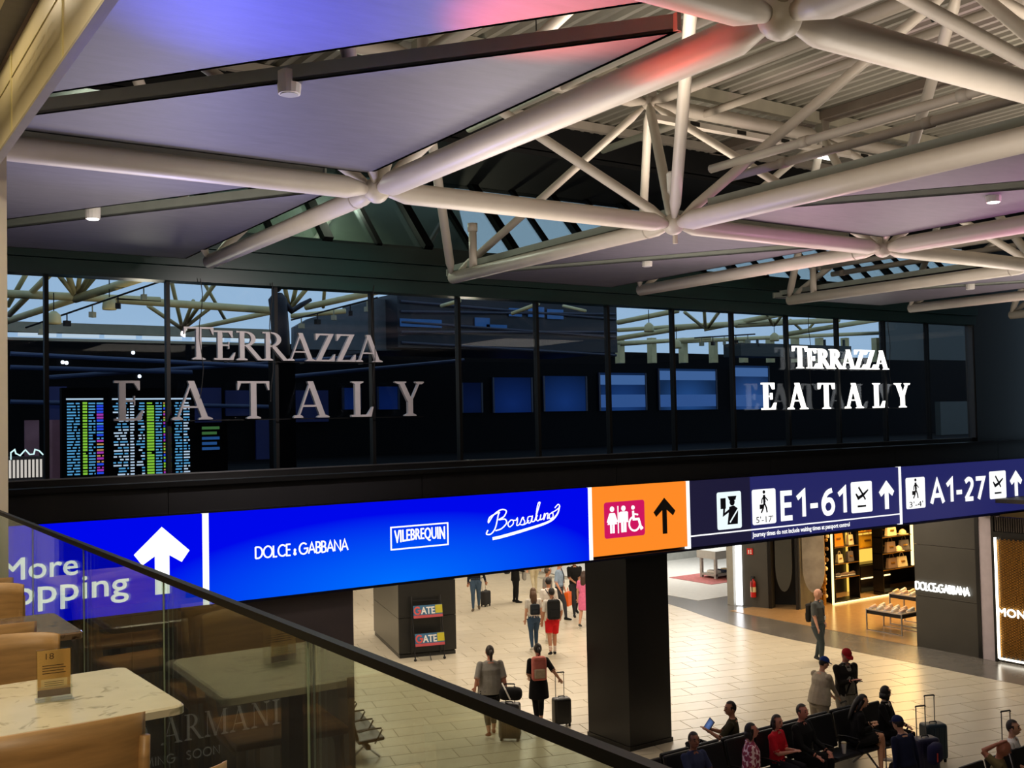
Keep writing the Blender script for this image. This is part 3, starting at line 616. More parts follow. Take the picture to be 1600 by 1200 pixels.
for i in range(-1, 6):
    for j in range(-2, 1):
        t = TN(i, j); MB().ball(t, .11, 12, 8).build('node', M_steel2, sf, smooth=True)
        MB().box(t+Vector((0, 0, .16)), (.16, .16, .2)).build('bracket', M_steel2, sf)
        if i < 5: member(t, TN(i+1, j), .105, 'top_chord', M_steel2)
        if j < 0: member(t, TN(i, j+1), .085, 'top_chord', M_steel2)
        for di, dj in ((0, 0), (1, 0), (0, 1), (1, 1)):
            member(BN(i+di, j+dj), t, .058 if (di+dj) % 2 else .066, 'diagonal')
# short stub posts with caps near the chord ends
for i in (1, 3):
    b = BN(i, 1); q = b+Vector((.0, -.62, 0))
    MB().tube([q, q+Z3*.62], .06, 12).tube([q+Z3*.62, q+Z3*.74], .075, 12).build('stub_post', M_steel, sf, smooth=True)
# conduits running over the chords
for x, y0, y1, z, lab in ((8.55, 3.0, 8.6, 9.0, 'sprinkler pipe above the chord at the middle of the roof'), (8.9, 3.6, 8.7, 8.95, 'lower pipe of the pair at the middle of the roof'), (16.2, 9.2, 13.4, 9.0, 'pipe above the yellow-lit chord on the right'), (16.6, 9.0, 13.5, 8.9, 'lower pipe above the yellow-lit chord on the right')):
    t = thing('pipe', lab, 'pipe', (x, y0, z))
    MB().tube([(x, y0, z), (x, (y0+y1)/2, z), (x, y1, z)], .05, 10).build('run', M_steel2, t, smooth=True)
    for k in range(3): yy = y0+.6+k*1.8; MB().tube([(x, yy, z), (x, yy+.1, z)], .06, 10).build('coupling', M_steel2, t, smooth=True)
# hall roof deck of ribbed sheet on purlins
ce = thing('ceiling', 'ribbed metal roof deck above the space frame', None, (10, 4, 11.2), kind='structure')
mb = MB(); pitch = .21; prof = []
x = -10.0
while x < 32: prof += [(x, 11.22), (x+.09, 11.22), (x+.115, 11.15), (x+.185, 11.15)]; x += pitch
for (xa, za), (xb, zb) in zip(prof, prof[1:]): mb.add([(xa, -7, za), (xb, -7, zb), (xb, 14.3, zb), (xa, 14.3, za)], [(0, 1, 2, 3)])
mb.bx(-10, 32, -7, 14.3, 11.24, 11.3); mb.build('deck_sheet', M_deck, ce)
for j in range(-2, 1):
    y = TN(0, j).y
    MB().bx(-10, 31, y-.06, y+.06, 10.95, 11.14).build('purlin', mat('purlin_cream', (186, 180, 160), .5), ce)
    MB().bx(-10, 31, y+2.3, y+2.4, 11.0, 11.14).build('purlin', M_steel2, ce)
for i in range(-1, 6):
    x = TN(i, 0).x; MB().bx(x-.13, x+.13, -6, 13.9, 11.0, 11.14).build('rafter', mat('rafter_brown', (126, 114, 102), .55), ce)
struct(MB().bx(-10, 32, 14.3, 14.45, 10.7, 11.3).bx(-10, 32, 14.3, 17.1, 10.62, 10.72).build('wall_roof_edge', mat('roof_edge_black', (12, 13, 14), .6)), 'dark closing strip at the roof edge')
# hangers with clamps and the pipe along the deck
for n, (x, y) in enumerate(((8.4, 7.2), (9.4, 7.4), (10.9, 7.3), (7.3, 10.2))):
    t = thing('pipe_hanger', ['black threaded pipe hanger under the deck near the big node', 'black threaded pipe hanger under the deck left of the upright', 'black threaded pipe hanger under the deck above the pale chord', 'black threaded pipe hanger at the dark roof edge'][n], 'hanger', (x, y, 10.7))
    MB().tube([(x, y, 10.72), (x, y, 11.14)], .008, 5).build('rod', M_rubber, t); MB().ball((x, y, 10.76), (.03, .03, .045), 8, 5).build('clamp', M_rubber, t)
for x, lab in ((8.55, 'drain pipe slung under the deck at the left'), (11.2, 'drain pipe slung under the deck at the right')):
    t = thing('drain_pipe', lab, 'pipe', (x, 4, 10.75)); MB().tube([(x, 2.5, 10.72), (x, 13.8, 10.72)], .06, 10).build('run', M_steel2, t, smooth=True)
    MB().tube([(x, 6.0, 10.72), (x-.3, 6.0, 10.72), (x-.3, 6.0, 11.1)], .07, 10).build('elbow', M_steel2, t, smooth=True)
# cable tray with tags between top nodes
t = thing('cable_tray', 'cream cable tray with small tags below the roof beam', 'cable tray', (12, 11.1, 10.3))
MB().bx(9.9, 15.2, 11.05, 11.17, 10.38, 10.46).build('tray', M_steel, t)
for k in range(5): MB().bx(10.6+k*.95, 10.78+k*.95, 11.04, 11.05, 10.39, 10.45).build('tag', M_darkmetal, t)
# suspended triangular panels, two per bay, a slot between them along the diagonal
def panel(P, lab, z=8.52):
    """triangle P (2-D, any order) inset from the chords, with a rim all round"""
    c = Vector((sum(p[0] for p in P)/3, sum(p[1] for p in P)/3))
    t = thing('ceiling_panel', lab, 'ceiling panel', (c.x, c.y, z), group='suspended ceiling panels')
    mb = MB().prism(P, (Vector((0, 0, z)), X3, Y3, Z3), 0, .02); mb.build('face', M_panel, t)
    mb = MB()
    for k in range(3):
        a = Vector(P[k]); b = Vector(P[(k+1) % 3]); d = (b-a).normalized(); nn = Vector((-d.y, d.x))
        if nn.dot(c-a) < 0: nn = -nn
        mb.prism([tuple(a), tuple(b), tuple(b+nn*.03), tuple(a+nn*.03)], (Vector((0, 0, z)), X3, Y3, Z3), .0, .11)
    mb.build('rim', M_rim, t)
bays = (((-1, -1), 'nearest left bay'), ((-1, 0), 'left bay next to the glazing'), ((1, -1), 'pink bay at the right'), ((1, 0), 'middle bay next to the glazing'), ((3, 0), 'right bay next to the glazing'), ((3, -1), 'far right bay'))
for (i, j), lab in bays:
    x0, x1, y0, y1 = BX0+GX*i+.12, BX0+GX*(i+1)-.12, BY0+GY*j+.12, BY0+GY*(j+1)-.12
    if j == 0: y1 += .75
    g = .16
    panel([(x0, y0+.1), (x1-g*1.5-.05, y0+.1), (x0, y1-g*2)], 'grey suspended panel on the near side of the slot, '+lab)
    panel([(x1, y1), (x0+g*.9, y1), (x1, y0+g*3.4)], 'grey suspended panel on the far side of the slot, '+lab)
# small ceiling luminaires in the slots
def downlight(p, lab, on):
    t = thing('downlight', lab, 'ceiling light', p)
    MB().lathe(Vector(p), [(.075, -.05), (.08, 0), (.08, .1), (.05, .12)], 14).build('housing', M_white, t, smooth=False)
    MB().lathe(Vector(p)+Vector((0, 0, -.056)), [(.06, 0), (.062, .006)], 14).build('lens', glow('lamp_lens_on', (255, 255, 250), 6) if on else mat('lamp_lens_off', (190, 190, 190), .3), t)
downlight(at(145, 335, Z=8.5), 'lit round downlight in the slot of the left ceiling bay', True)
downlight(at(452, 136, Z=8.5), 'unlit round lamp in the slot of the nearest ceiling bay', False)
downlight(at(1011, 411, Z=8.5), 'unlit small lamp under the middle ceiling bay', False)
downlight(at(1552, 309, Z=8.5), 'lit round downlight in the pink ceiling bay', True)
downlight(at(1516, 448, Z=8.5), 'unlit small lamp under the right ceiling bay', False)
t = thing('batten_light', 'lit batten light hanging below the roof beam node', 'ceiling light', at(1288, 241, Y=11.6))
p = at(1288, 241, Y=11.6); MB().box(p, (.62, .12, .07)).build('housing', M_white, t); MB().box(p-Z3*.05, (.58, .1, .04)).build('tube', glow('batten_on', (250, 255, 245), 5), t)
MB().tube([p+Z3*.03, p+Z3*.5], .012, 6).build('rod', M_steel2, t)
# projector hung at the upright by the centre node
t = thing('projector', 'white cylindrical wall washer clamped beside the centre node', 'spotlight', at(1053, 300, Y=9.3))
p = at(1053, 300, Y=9.3); MB().lathe(p-Z3*.2, [(.055, 0), (.06, .02), (.06, .18), (.08, .2), (.085, .42), (.07, .44)], 14).build('body', M_white, t, smooth=False); MB().tube([p-Z3*.2, p-Z3*.62], .03, 8).build('stem', M_steel, t)
# ================================================================== TERRACE (mezzanine)
MZ = 4.6
struct(MB().bx(-9, 1.12, -6, 9.2, MZ-.35, MZ).build('floor_terrace', mat('terrace_floor', (70, 62, 54), .5)), 'terrace floor beneath the cafe tables')
ba = thing('glass_balustrade', 'glass balustrade with dark top rail beside the cafe tables', 'balustrade', (1.03, 3, MZ))
M_bg = glass('balustrade_glass', (236, 243, 234), .035, edge=.4)
M_edge = mat('glass_edge', (206, 210, 204), .4)
ys = [-.05+1.253*k for k in range(-3, 8)]
for a, b in zip(ys, ys[1:]):
    MB().bx(1.02, 1.035, a+.003, b-.003, MZ-.1, 5.672).build('glass_panel', M_bg, ba)
    MB().bx(1.0255, 1.0295, b-.0026, b+.0026, MZ-.1, 5.67).build('glass_edge', M_edge, ba)
MB().bx(1.016, 1.04, ys[0], ys[-1], 5.672, 5.694).build('top_rail', mat('rail_dark', (9, 11, 11), .5, spec=.25), ba)
MB().bx(1.0, 1.06, ys[0], ys[-1], MZ-.3, MZ-.05).build('shoe', M_darkmetal, ba)
col = struct(MB().bx(.55, 1.19, 8.15, 8.8, MZ, 8.35).build('wall_column', mat('column_white', (214, 206, 194), .6, var=.03)), 'white column at the end of the terrace')
# downstand with ghostly lettering
ds = thing('wall_downstand', 'beige lettered downstand above the terrace edge', None, (1.03, 5, 7.97), kind='structure')
M_beige = mat('beige_panel', (204, 190, 150), .4, var=.05, scale=3); M_beige2 = mat('beige_joint', (204, 192, 140), .4); M_taupe = mat('taupe_panel', (140, 118, 104), .4)
for y0 in (2.35, 3.85, 5.35, 6.85): MB().bx(1.03, 1.06, y0+.02, y0+1.48, 7.97, 8.47).build('panel', M_beige, ds); MB().bx(1.022, 1.06, y0-.02, y0+.02, 7.97, 8.47).build('joint', M_beige2, ds)
MB().bx(1.024, 1.06, 2.3, 8.35, 8.31, 8.318).build('bead', M_beige2, ds); MB().bx(1.02, 1.07, 2.3, 8.35, 7.955, 7.972).build('lower_trim', mat('downstand_trim', (150, 138, 108), .5), ds)
MB().bx(1.03, 1.06, 2.3, 8.35, 8.475, 9.3).build('upper_band', M_taupe, ds)
frd = (Vector((1.03, 0, 0)), -Y3, Z3, -X3)
M_ghost = mat('etched_white', (205, 198, 204), .5); M_ghost2 = mat('etched_pale', (206, 196, 160), .5)
mb = MB(); put_text(mb, 'JOY', frd, -7.3, -6.3, 8.52, 8.75, .004); put_text(mb, 'JOU', frd, -6.2, -5.2, 8.52, 8.75, .004); mb.build('lettering', M_ghost, ds)
mb = MB()
for r_ in range(3): put_text(mb, 'more joy with you', frd, -6.6, -5.55, 8.22-r_*.06, 8.26-r_*.06, .004)
mb.build('small_lettering', M_ghost2, ds)
struct(MB().bx(-9, 1.06, -6, 9, 9.3, 9.4).build('ceiling_terrace', mat('terrace_ceiling', (150, 128, 100), .7)), 'ceiling above the terrace')
# ---- cafe tables
def table(x0, x1, y0, y1, m, lab, rz=0, th=.028):
    c = Vector(((x0+x1)/2, (y0+y1)/2, MZ)); t = thing('cafe_table', lab, 'table', c, rz, group='cafe tables on the terrace'); I = WM[t.name]
    def q(mb, n, mm, **k):
        mb.v = [I @ v for v in mb.v]; return mb.build(n, mm, t, **k)
    dx, dy = x1-x0, y1-y0; r = .035
    poly = arc(dx/2-r, dy/2-r, r, r, 0, 90, 4)+arc(-dx/2+r, dy/2-r, r, r, 90, 180, 4)+arc(-dx/2+r, -dy/2+r, r, r, 180, 270, 4)+arc(dx/2-r, -dy/2+r, r, r, 270, 360, 4)
    mb = MB(); F = (Vector((0, 0, 0)), X3, Y3, Z3); e = .006
    mb.prism(poly, F, .75-th, .75-e)
    sc = lambda p: (p[0]*(1-e/(dx/2)), p[1]*(1-e/(dy/2))); n = len(poly)
    vs = [Vector((p[0], p[1], .75-e)) for p in poly]+[Vector((*sc(p), .75)) for p in poly]; mb.add(vs, [(i, (i+1) % n, n+(i+1) % n, n+i) for i in range(n)]+[tuple(range(n, 2*n))])
    q(mb, 'table_top', m)
    q(MB().bx(-.04, .04, -.04, .04, .03, .72), 'pedestal', M_darkmetal); q(MB().rbox((0, 0, .015), (.42, .42, .03), .01), 'base', M_darkmetal); q(MB().bx(-.2, .2, -.025, .025, .695, .722), 'bracket', M_darkmetal)
    return t
def marble(name, c, v, dark, dens):
    m = mat(name, c, .2, var=.05, scale=8); nt = m.node_tree; N = nt.nodes; L = nt.links; b = N['Principled BSDF']
    base = b.inputs['Base Color'].links[0].from_socket
    tc = N.new('ShaderNodeTexCoord'); nz = N.new('ShaderNodeTexNoise'); nz.inputs['Scale'].default_value = v; nz.inputs['Detail'].default_value = 8; nz.inputs['Distortion'].default_value = 1.6; L.new(tc.outputs['Object'], nz.inputs['Vector'])
    rp = N.new('ShaderNodeValToRGB'); rp.color_ramp.elements[0].position = dens-.1; rp.color_ramp.elements[1].position = dens; rp.color_ramp.elements[0].color = (1, 1, 1, 1); rp.color_ramp.elements[1].color = (0, 0, 0, 1); L.new(nz.outputs['Fac'], rp.inputs['Fac'])
    mx = N.new('ShaderNodeMix'); mx.data_type = 'RGBA'; L.new(rp.outputs['Color'], mx.inputs['Factor']); L.new(base, mx.inputs['A']); mx.inputs['B'].default_value = (*lin(dark), 1)
    L.new(mx.outputs['Result'], b.inputs['Base Color']); return m
M_mw = marble('white_marble', (208, 202, 176), 9, (160, 156, 130), .44); M_mb = marble('brown_marble', (112, 92, 70), 22, (52, 40, 30), .5)
table(.26, .965, 3.27, 3.93, M_mw, 'white marble cafe table with the number card', math.radians(2))
table(.28, .975, 4.72, 5.30, M_mb, 'brown marble cafe table behind the number card', math.radians(1))
table(.24, .93, 6.02, 6.62, mat('cream_top', (212, 190, 130), .4), 'cream topped cafe table farthest along the glass')
# ---- number card stand
t = thing('number_card', 'yellow table card reading 18 in a clear acrylic stand', 'card stand', (.655, 3.6, MZ+.75), math.radians(-6)); I = WM[t.name]
def q(mb, n, mm, **k): mb.v = [I @ v for v in mb.v]; return mb.build(n, mm, t, **k)
M_acr = glass('acrylic', (245, 245, 240), .05)
q(MB().bx(-.052, .052, -.004, .0, .004, .16).bx(-.055, .055, -.035, .035, .0, .004).bx(-.05, .05, -.03, -.027, .004, .05), 'acrylic_stand', M_acr)
q(MB().bx(-.048, .048, .0, .0015, .012, .156), 'card', mat('ochre_card', (240, 196, 118), .6))
fc = (Vector((0, 0, 0)), X3, Z3, -Y3)
q(MB().prism(R_(-.048, .012, .048, .034), fc, -.0001, .0003), 'brown_band', mat('card_brown', (104, 66, 46), .6))
q(MB().prism(R_(-.038, .04, .038, .066), fc, -.0001, .0004), 'cream_field', mat('card_cream', (232, 208, 150), .6))
mb = MB(); put_text(mb, '18', fc, -.024, .0, .128, .147, .0006)
for r_ in range(4): mb.prism(R_(-.034, .083+.008*r_, .034-.006*(r_ % 2), .0855+.008*r_), fc, 0, .0004)
for r_ in range(3): mb.prism(R_(-.028, .045+.006*r_, .028, .0465+.006*r_), fc, .0003, .0008)
q(mb, 'print', mat('card_print', (86, 62, 34), .6))
# ---- bentwood chairs
def chair_proto():
    t = thing('cafe_chair', 'x', 'chair', (0, 0, 0), group='wooden cafe chairs on the terrace')
    def curve_back(z, dep=.075, w=.24, n=12): return [(w*math.sin(a), -.2-dep*math.cos(a)*1.0+dep*.35, z) for a in [math.radians(-80+160*k/n) for k in range(n+1)]]
    lo = curve_back(.60); hi = curve_back(.86, .085, .245); n = len(lo); mb = MB(); th = .011
    def off(p, s): d = Vector((p[0], (p[1]+.2)*2.2, 0)); d = d.normalized() if d.length > 1e-6 else Vector((0, -1, 0)); return Vector(p)+d*s
    rows = []
    for k in range(6):
        f = k/5; zz = .60+(.255)*f; rows.append([Vector(lo[i]).lerp(Vector(hi[i]), f) for i in range(n)])
        crown = [(.028*(1-((i-(n-1)/2)/((n-1)/2))**2)) for i in range(n)]
        for i in range(n): rows[-1][i].z = .60-crown[i]*.7*(1-f)+.255*f+crown[i]*f*.5
    vs = [off(p, th/2) for r in rows for p in r]+[off(p, -th/2) for r in rows for p in r]; q0 = 6*n; fs = []
    for a in range(5):
        for i in range(n-1): fs += [(a*n+i, a*n+i+1, (a+1)*n+i+1, (a+1)*n+i), (q0+a*n+i, q0+(a+1)*n+i, q0+(a+1)*n+i+1, q0+a*n+i+1)]
    for i in range(n-1): fs += [(i, q0+i, q0+i+1, i+1), (5*n+i, 5*n+i+1, q0+5*n+i+1, q0+5*n+i)]
    for a in range(5): fs += [(a*n, (a+1)*n, q0+(a+1)*n, q0+a*n), (a*n+n-1, q0+a*n+n-1, q0+(a+1)*n+n-1, (a+1)*n+n-1)]
    mb.add(vs, fs); mb.build('backrest', M_wood, t, smooth=True)
    MB().rbox((0, .02, .445), (.43, .42, .028), .012).build('seat', M_wood_s, t)
    for s in (-1, 1):
        MB().tube([(s*.19, -.16, 0), (s*.2, -.185, .44), (s*.235, -.205, .7), (s*.238, -.21, .8)], [.014, .019, .017, .014], 8).build('leg', M_wood, t, smooth=True)
        MB().tube([(s*.19, .2, 0), (s*.185, .18, .435)], [.013, .019], 8).build('leg', M_wood, t, smooth=True)
        MB().tube([(s*.188, .17, .40), (s*.193, -.17, .40)], .013, 6).build('side_rail', M_wood, t)
    return t
chs = [((.50, 3.06), 0, 'oak chair in front, its broad curved back toward the viewer at the white marble table'),
       ((.50, 2.46), .25, 'oak chair at the bottom edge, only its back rim showing'),
       ((.55, 3.94), math.pi+.1, 'oak chair behind the number card on the far side of the white marble table'),
       ((.50, 4.66), .05, 'oak chair tucked at the near side of the brown marble table'),
       ((.62, 5.42), math.pi-.1, 'oak chair on the far side of the brown marble table'),
       ((.62, 6.05), .1, 'oak chair at the cream topped table')]
proto = chair_proto()
for n, ((x, y), rz, lab) in enumerate(chs):
    if n == 0: c = proto; c.location = (x, y, MZ); c.rotation_euler = (0, 0, rz); c['label'] = lab
    else: copy_tree(proto, (x, y, MZ), rz, lab)
# ================================================================== MIRRORED HALL: the glazing's reflection modelled as objects behind the glass
YF = 36.0
def zx(px, py, Y=YF): return at(px, py, Y=Y)
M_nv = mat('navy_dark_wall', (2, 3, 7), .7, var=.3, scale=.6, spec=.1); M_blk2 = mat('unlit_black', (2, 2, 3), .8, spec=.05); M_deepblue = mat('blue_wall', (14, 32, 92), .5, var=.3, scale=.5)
zb_ = zx(600, 541).z
struct(MB().bx(-10, 70, 15.56, 44, 4.95, 5.0).build('floor_mirrored_hall', M_blk2), 'dark floor of the reflected hall, modelled behind the glazing')
struct(MB().bx(-10, 75, YF, YF+.3, 5.0, zb_).build('wall_mirrored_hall', M_nv), 'dark wall of the reflected hall, modelled behind the glazing')
cor = thing('roof_edge', 'beige roof edge with light strips below the sky in the left panes', 'roof edge', zx(160, 520, 34))
a, b = zx(-20, 505, 34), zx(432, 527, 34); MB().bx(a.x, b.x, 34, 34.4, zx(150, 521, 34).z, zx(150, 506, 34).z).build('beam', mat('beam_beige', (150, 142, 118), .6), cor)
MB().bx(a.x, b.x, 34, 34.3, zx(150, 534, 34).z, zx(150, 530, 34).z).build('lower_beam', mat('beam_beige'  , (0, 0, 0)), cor)
for p0, p1 in ((28, 88), (97, 155), (163, 212), (222, 284), (300, 350), (360, 425)):
    q0, q1 = zx(p0, 520, 34), zx(p1, 520, 34); MB().bx(q0.x, q1.x, 33.98, 34.02, zx(160, 528.5, 34).z, zx(160, 523, 34).z).build('light_strip', glow('strip_on', (215, 232, 240), .9), cor)
# dark upper volume and the grey screen wall beside it
dv = thing('dark_upper_volume', 'dark glazed upper volume in the middle panes', 'building', zx(780, 540, 29))
a, b = zx(622, 545, 29), zx(965, 552, 29)
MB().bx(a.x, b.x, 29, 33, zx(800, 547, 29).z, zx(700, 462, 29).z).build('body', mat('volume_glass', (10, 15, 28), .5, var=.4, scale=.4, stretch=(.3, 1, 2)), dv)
for k in range(5):
    z0 = zx(800, 540-k*15, 29).z; MB().tube([(a.x+.1, 28.97, z0), (b.x-.1, 28.97, z0+.25*((k % 2)*2-1))], .05, 8).build('rail', mat('rail_slate', (40, 44, 62), .5), dv)
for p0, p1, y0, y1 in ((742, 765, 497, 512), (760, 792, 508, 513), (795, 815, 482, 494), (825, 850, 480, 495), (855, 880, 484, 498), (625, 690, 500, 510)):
    q0, q1 = zx(p0, y1, 28.95), zx(p1, y0, 28.95); MB().bx(q0.x, q1.x, 28.94, 28.96, q0.z, q1.z).build('painted_sky_reflection', mat('volume_sky_tint', (60, 110, 170), .2), dv)  # blue patches paint a sky reflection onto the dark volume
gw = thing('grey_screen_wall', 'grey slanted screen wall left of the dark volume in the glazing', 'wall panel', zx(540, 540, 30))
pl = [zx(*p, 30) for p in ((455, 546), (622, 549), (622, 470), (585, 468), (478, 499), (455, 512))]
MB().prism([(p.x, p.z) for p in pl], (Vector((0, 30, 0)), X3, Z3, -Y3), 0, .2).build('panel', mat('grey_screen', (66, 76, 84), .5, var=.15), gw)
ew = thing('grey_end_wall', 'grey lit wall panels in the rightmost panes', 'wall panel', zx(1450, 560, 32))
for p0, p1 in ((1380, 1448), (1452, 1530)):
    q0, q1 = zx(p0, 562, 32), zx(p1, 496, 32); MB().bx(q0.x, q1.x, 32, 32.2, q0.z, q1.z+1).build('panel', mat('end_grey', (66, 70, 66), .6), ew)
q0, q1 = zx(1468, 682, 32), zx(1514, 627, 32); MB().bx(q0.x, q1.x, 31.9, 32.2, q0.z, q1.z).build('low_panel', mat('end_grey', (0, 0, 0)), ew)
# tubes of the far roof against the sky
ft = thing('far_roof_truss', 'cream tubular roof truss against the sky in the left panes', 'roof truss', zx(200, 460, 26))
fr2 = thing('far_roof_truss', 'cream tubular roof truss against the sky in the right panes', 'roof truss', zx(1150, 500, 26))
M_ft = mat('far_steel', (206, 190, 136), .5, var=.08)
def ftube(t, a, b, r, Ya=26, Yb=None):
    MB().tube([zx(*a, Ya), zx(*b, Yb or Ya)], r, 10).build('tube', M_ft, t, smooth=True)
for a, b, r, Ya, Yb in (((-10, 458), (250, 470), .095, 26, 26), ((180, 468), (440, 486), .095, 26, 26), ((10, 502), (118, 467), .085, 28, 26), ((118, 467), (240, 428), .1, 26, 23), ((118, 463), (100, 410), .07, 26, 25), ((118, 463), (80, 415), .055, 26, 25), ((120, 463), (128, 410), .055, 26, 25), ((122, 463), (150, 410), .06, 26, 25), ((122, 463), (165, 412), .06, 26, 25),
                        ((12, 478), (50, 412), .06, 27, 26), ((14, 492), (86, 420), .07, 27, 25), ((285, 514), (268, 440), .055, 30, 28), ((285, 514), (302, 470), .05, 30, 28), ((285, 514), (338, 440), .06, 30, 27), ((286, 514), (330, 480), .05, 30, 28), ((285, 514), (232, 478), .055, 30, 28), ((290, 516), (432, 486), .07, 30, 27), ((318, 440), (352, 500), .05, 29, 31),
                        ((452, 482), (440, 425), .06, 27, 26), ((455, 482), (468, 425), .06, 27, 26), ((452, 484), (480, 450), .06, 27, 26), ((478, 480), (592, 455), .085, 26, 24), ((455, 494), (540, 486), .07, 28, 27), ((505, 480), (508, 440), .05, 27, 26)):
    ftube(ft, a, b, r, Ya, Yb)
for a, b, r, Ya, Yb in (((965, 504), (1060, 485), .085, 27, 25), ((965, 516), (1090, 508), .07, 28, 27), ((965, 529), (1070, 512), .085, 28, 26), ((1050, 512), (1225, 502), .1, 26, 26), ((1100, 514), (1225, 490), .09, 27, 25), ((1150, 508), (1310, 500), .1, 26, 26), ((1230, 522), (1380, 498), .09, 27, 25), ((970, 538), (1110, 528), .07, 30, 29), ((1100, 512), (1070, 488), .055, 26, 25), ((1102, 512), (1100, 480), .06, 26, 25), ((1106, 512), (1125, 485), .06, 26, 25), ((1208, 508), (1195, 485), .055, 26, 25), ((1210, 508), (1225, 488), .055, 26, 25), ((1255, 518), (1235, 500), .05, 27, 26), ((1260, 518), (1278, 497), .05, 27, 26), ((1052, 534), (1380, 520), .09, 33, 33), ((965, 536), (1060, 531), .07, 33, 33), ((690, 478), (718, 470), .06, 27, 26), ((800, 490), (842, 474), .06, 27, 26), ((880, 478), (915, 486), .05, 27, 26)):
    ftube(fr2, a, b, r, Ya, Yb)
for px in (970, 1020, 1069, 1116, 1163, 1205, 1244, 1282, 1322, 1370):
    q = zx(px, 556, 33.3); MB().bx(q.x-.13, q.x+.13, 33.2, 33.5, q.z-.3, zx(px, 528, 33.3).z).build('post', M_ft, fr2)
bl = thing('dark_walkway', 'dark walkway roof in front of the sky in the right panes', 'walkway', zx(1200, 552, 31))
q0, q1 = zx(1158, 556, 31), zx(1330, 541, 31); MB().bx(q0.x, q1.x, 31, 32, q0.z, q1.z).build('deck', mat('walkway_dark', (22, 30, 30), .6), bl)
for px in (1185, 1230, 1290, 1320): q = zx(px, 541, 31); MB().bx(q.x-.03, q.x+.03, 31, 31.1, q.z, q.z+.3).build('post', mat('walkway_dark', (0, 0, 0)), bl)
# lamps and rails in the far roof
for n, (px, py, lab) in enumerate(((171, 475, 'bell shaped lamp hanging in the second pane from the left'), (84, 497, 'bell shaped lamp hanging low in the second pane from the left'), (1014, 512, 'bell shaped lamp hanging left in the right sky panes'), (1057, 538, 'small bell lamp hanging low in the right sky panes'), (1210, 527, 'bell shaped lamp hanging above the dark walkway'))):
    p = zx(px, py, 24.5); t = thing('bell_lamp', lab, 'lamp', p, group='bell lamps seen in the glazing')
    MB().lathe(p-Z3*.13, [(.15, 0), (.16, .04), (.14, .2), (.05, .28)], 12).build('shade', M_ft, t, smooth=True); MB().tube([p+Z3*.14, p+Z3*.55], .012, 6).build('rod', M_alu, t)
for n, (A, B, lab) in enumerate((((40, 512), (250, 440), 'dark lighting track with spotlights in the left panes'), ((455, 500), (590, 465), 'dark lighting track in the fourth pane'), ((1085, 528), (1180, 522), 'dark lighting track in the right sky panes'))):
    a, b = zx(*A, 25.5), zx(*B, 23.5); t = thing('lighting_track', lab, 'lighting track', a); MB().tube([a, b], .022, 6).build('rail', M_alu, t)
    for k in range(5):
        p = a.lerp(b, .12+.19*k); MB().tube([p, p-Z3*.16], .015, 6).box(p-Z3*.22, (.14, .1, .12), .4*k).build('spotlight', M_alu if k % 2 else mat('spot_beige', (150, 146, 120), .5), t)
t = thing('dark_figure', 'dark human silhouette with one arm stretched out seen in the glazing', 'figure', zx(438, 545, 22)); D_ = mat('silhouette_dark', (9, 13, 30), .6)
def zz(px, py): return zx(px, py, 22)
MB().tube([zz(440, 560), zz(438, 520), zz(436, 490), zz(434, 468), zz(434, 458)], 0, 12, a=(1, 0, 0), ell=[(.2, .16), (.21, .16), (.2, .16), (.22, .15), (.1, .1)]).build('body', D_, t, smooth=True)
MB().bx(zz(440, 560).x-.25, zz(440, 560).x+.25, 21.85, 22.15, 5.0, zz(440, 556).z).build('plinth', M_blk2, t)
MB().ball(zz(433, 447), (.11, .12, .14), 10, 7).build('head', D_, t, smooth=True)
MB().tube([zz(440, 470), zz(456, 486), zz(470, 477), zz(486, 468)], [.09, .075, .06, .04], 8).build('arm', D_, t, smooth=True)
# windows of the dark wall: evening light painted as glow into the panes
for n, (x0, y0, x1, y1, c, s) in enumerate(((722, 598, 752, 645, (14, 30, 70), .6), (771, 590, 830, 645, (20, 48, 110), .7), (850, 588, 915, 643, (26, 60, 124), .75), (937, 583, 1008, 642, (34, 72, 134), .8), (1030, 577, 1118, 641, (44, 88, 150), .85), (1145, 572, 1200, 640, (50, 92, 156), .85), (536, 606, 562, 640, (16, 40, 100), .5), (590, 604, 622, 640, (16, 40, 100), .5))):
    q0, q1 = zx(x0, y1, YF-.05), zx(x1, y0, YF-.05)
    t = thing('window_%d' % (n+3), 'blue evening window, %s along the dark upper wall' % ('first from the left of the clear ones', 'second of the clear ones', 'third of the clear ones', 'fourth of the clear ones', 'fifth of the clear ones', 'last before the lit lettering', 'left one behind the grey letters', 'right one behind the grey letters')[n], None, (q0.x, YF-.05, q0.z), kind='structure')
    MB().bx(q0.x, q1.x, YF-.06, YF-.04, q0.z, q1.z).build('pane', screen('evening_pane_%d' % n, tuple(int(v*.55) for v in c), c, s, ((q1.x-q0.x)/2, 0, (q1.z-q0.z)*.25), (1.8, 2, 1.3)), t)
    for xx in (q0.x, q1.x): MB().bx(xx-.04, xx+.04, YF-.1, YF-.02, q0.z, q1.z).build('jamb', mat('window_jamb', (16, 30, 60), .4), t)
    if n in (3, 4, 5):
        MB().bx(q0.x+.05, q1.x-.05, YF-.075, YF-.062, q1.z-.52, q1.z-.1).build('upper_band', glow('evening_band', (84, 128, 190), .6), t); MB().bx(q0.x+.05, q1.x-.05, YF-.075, YF-.062, q0.z+.15, q0.z+.7).build('lower_band', glow('evening_band2', (60, 104, 172), .6), t)
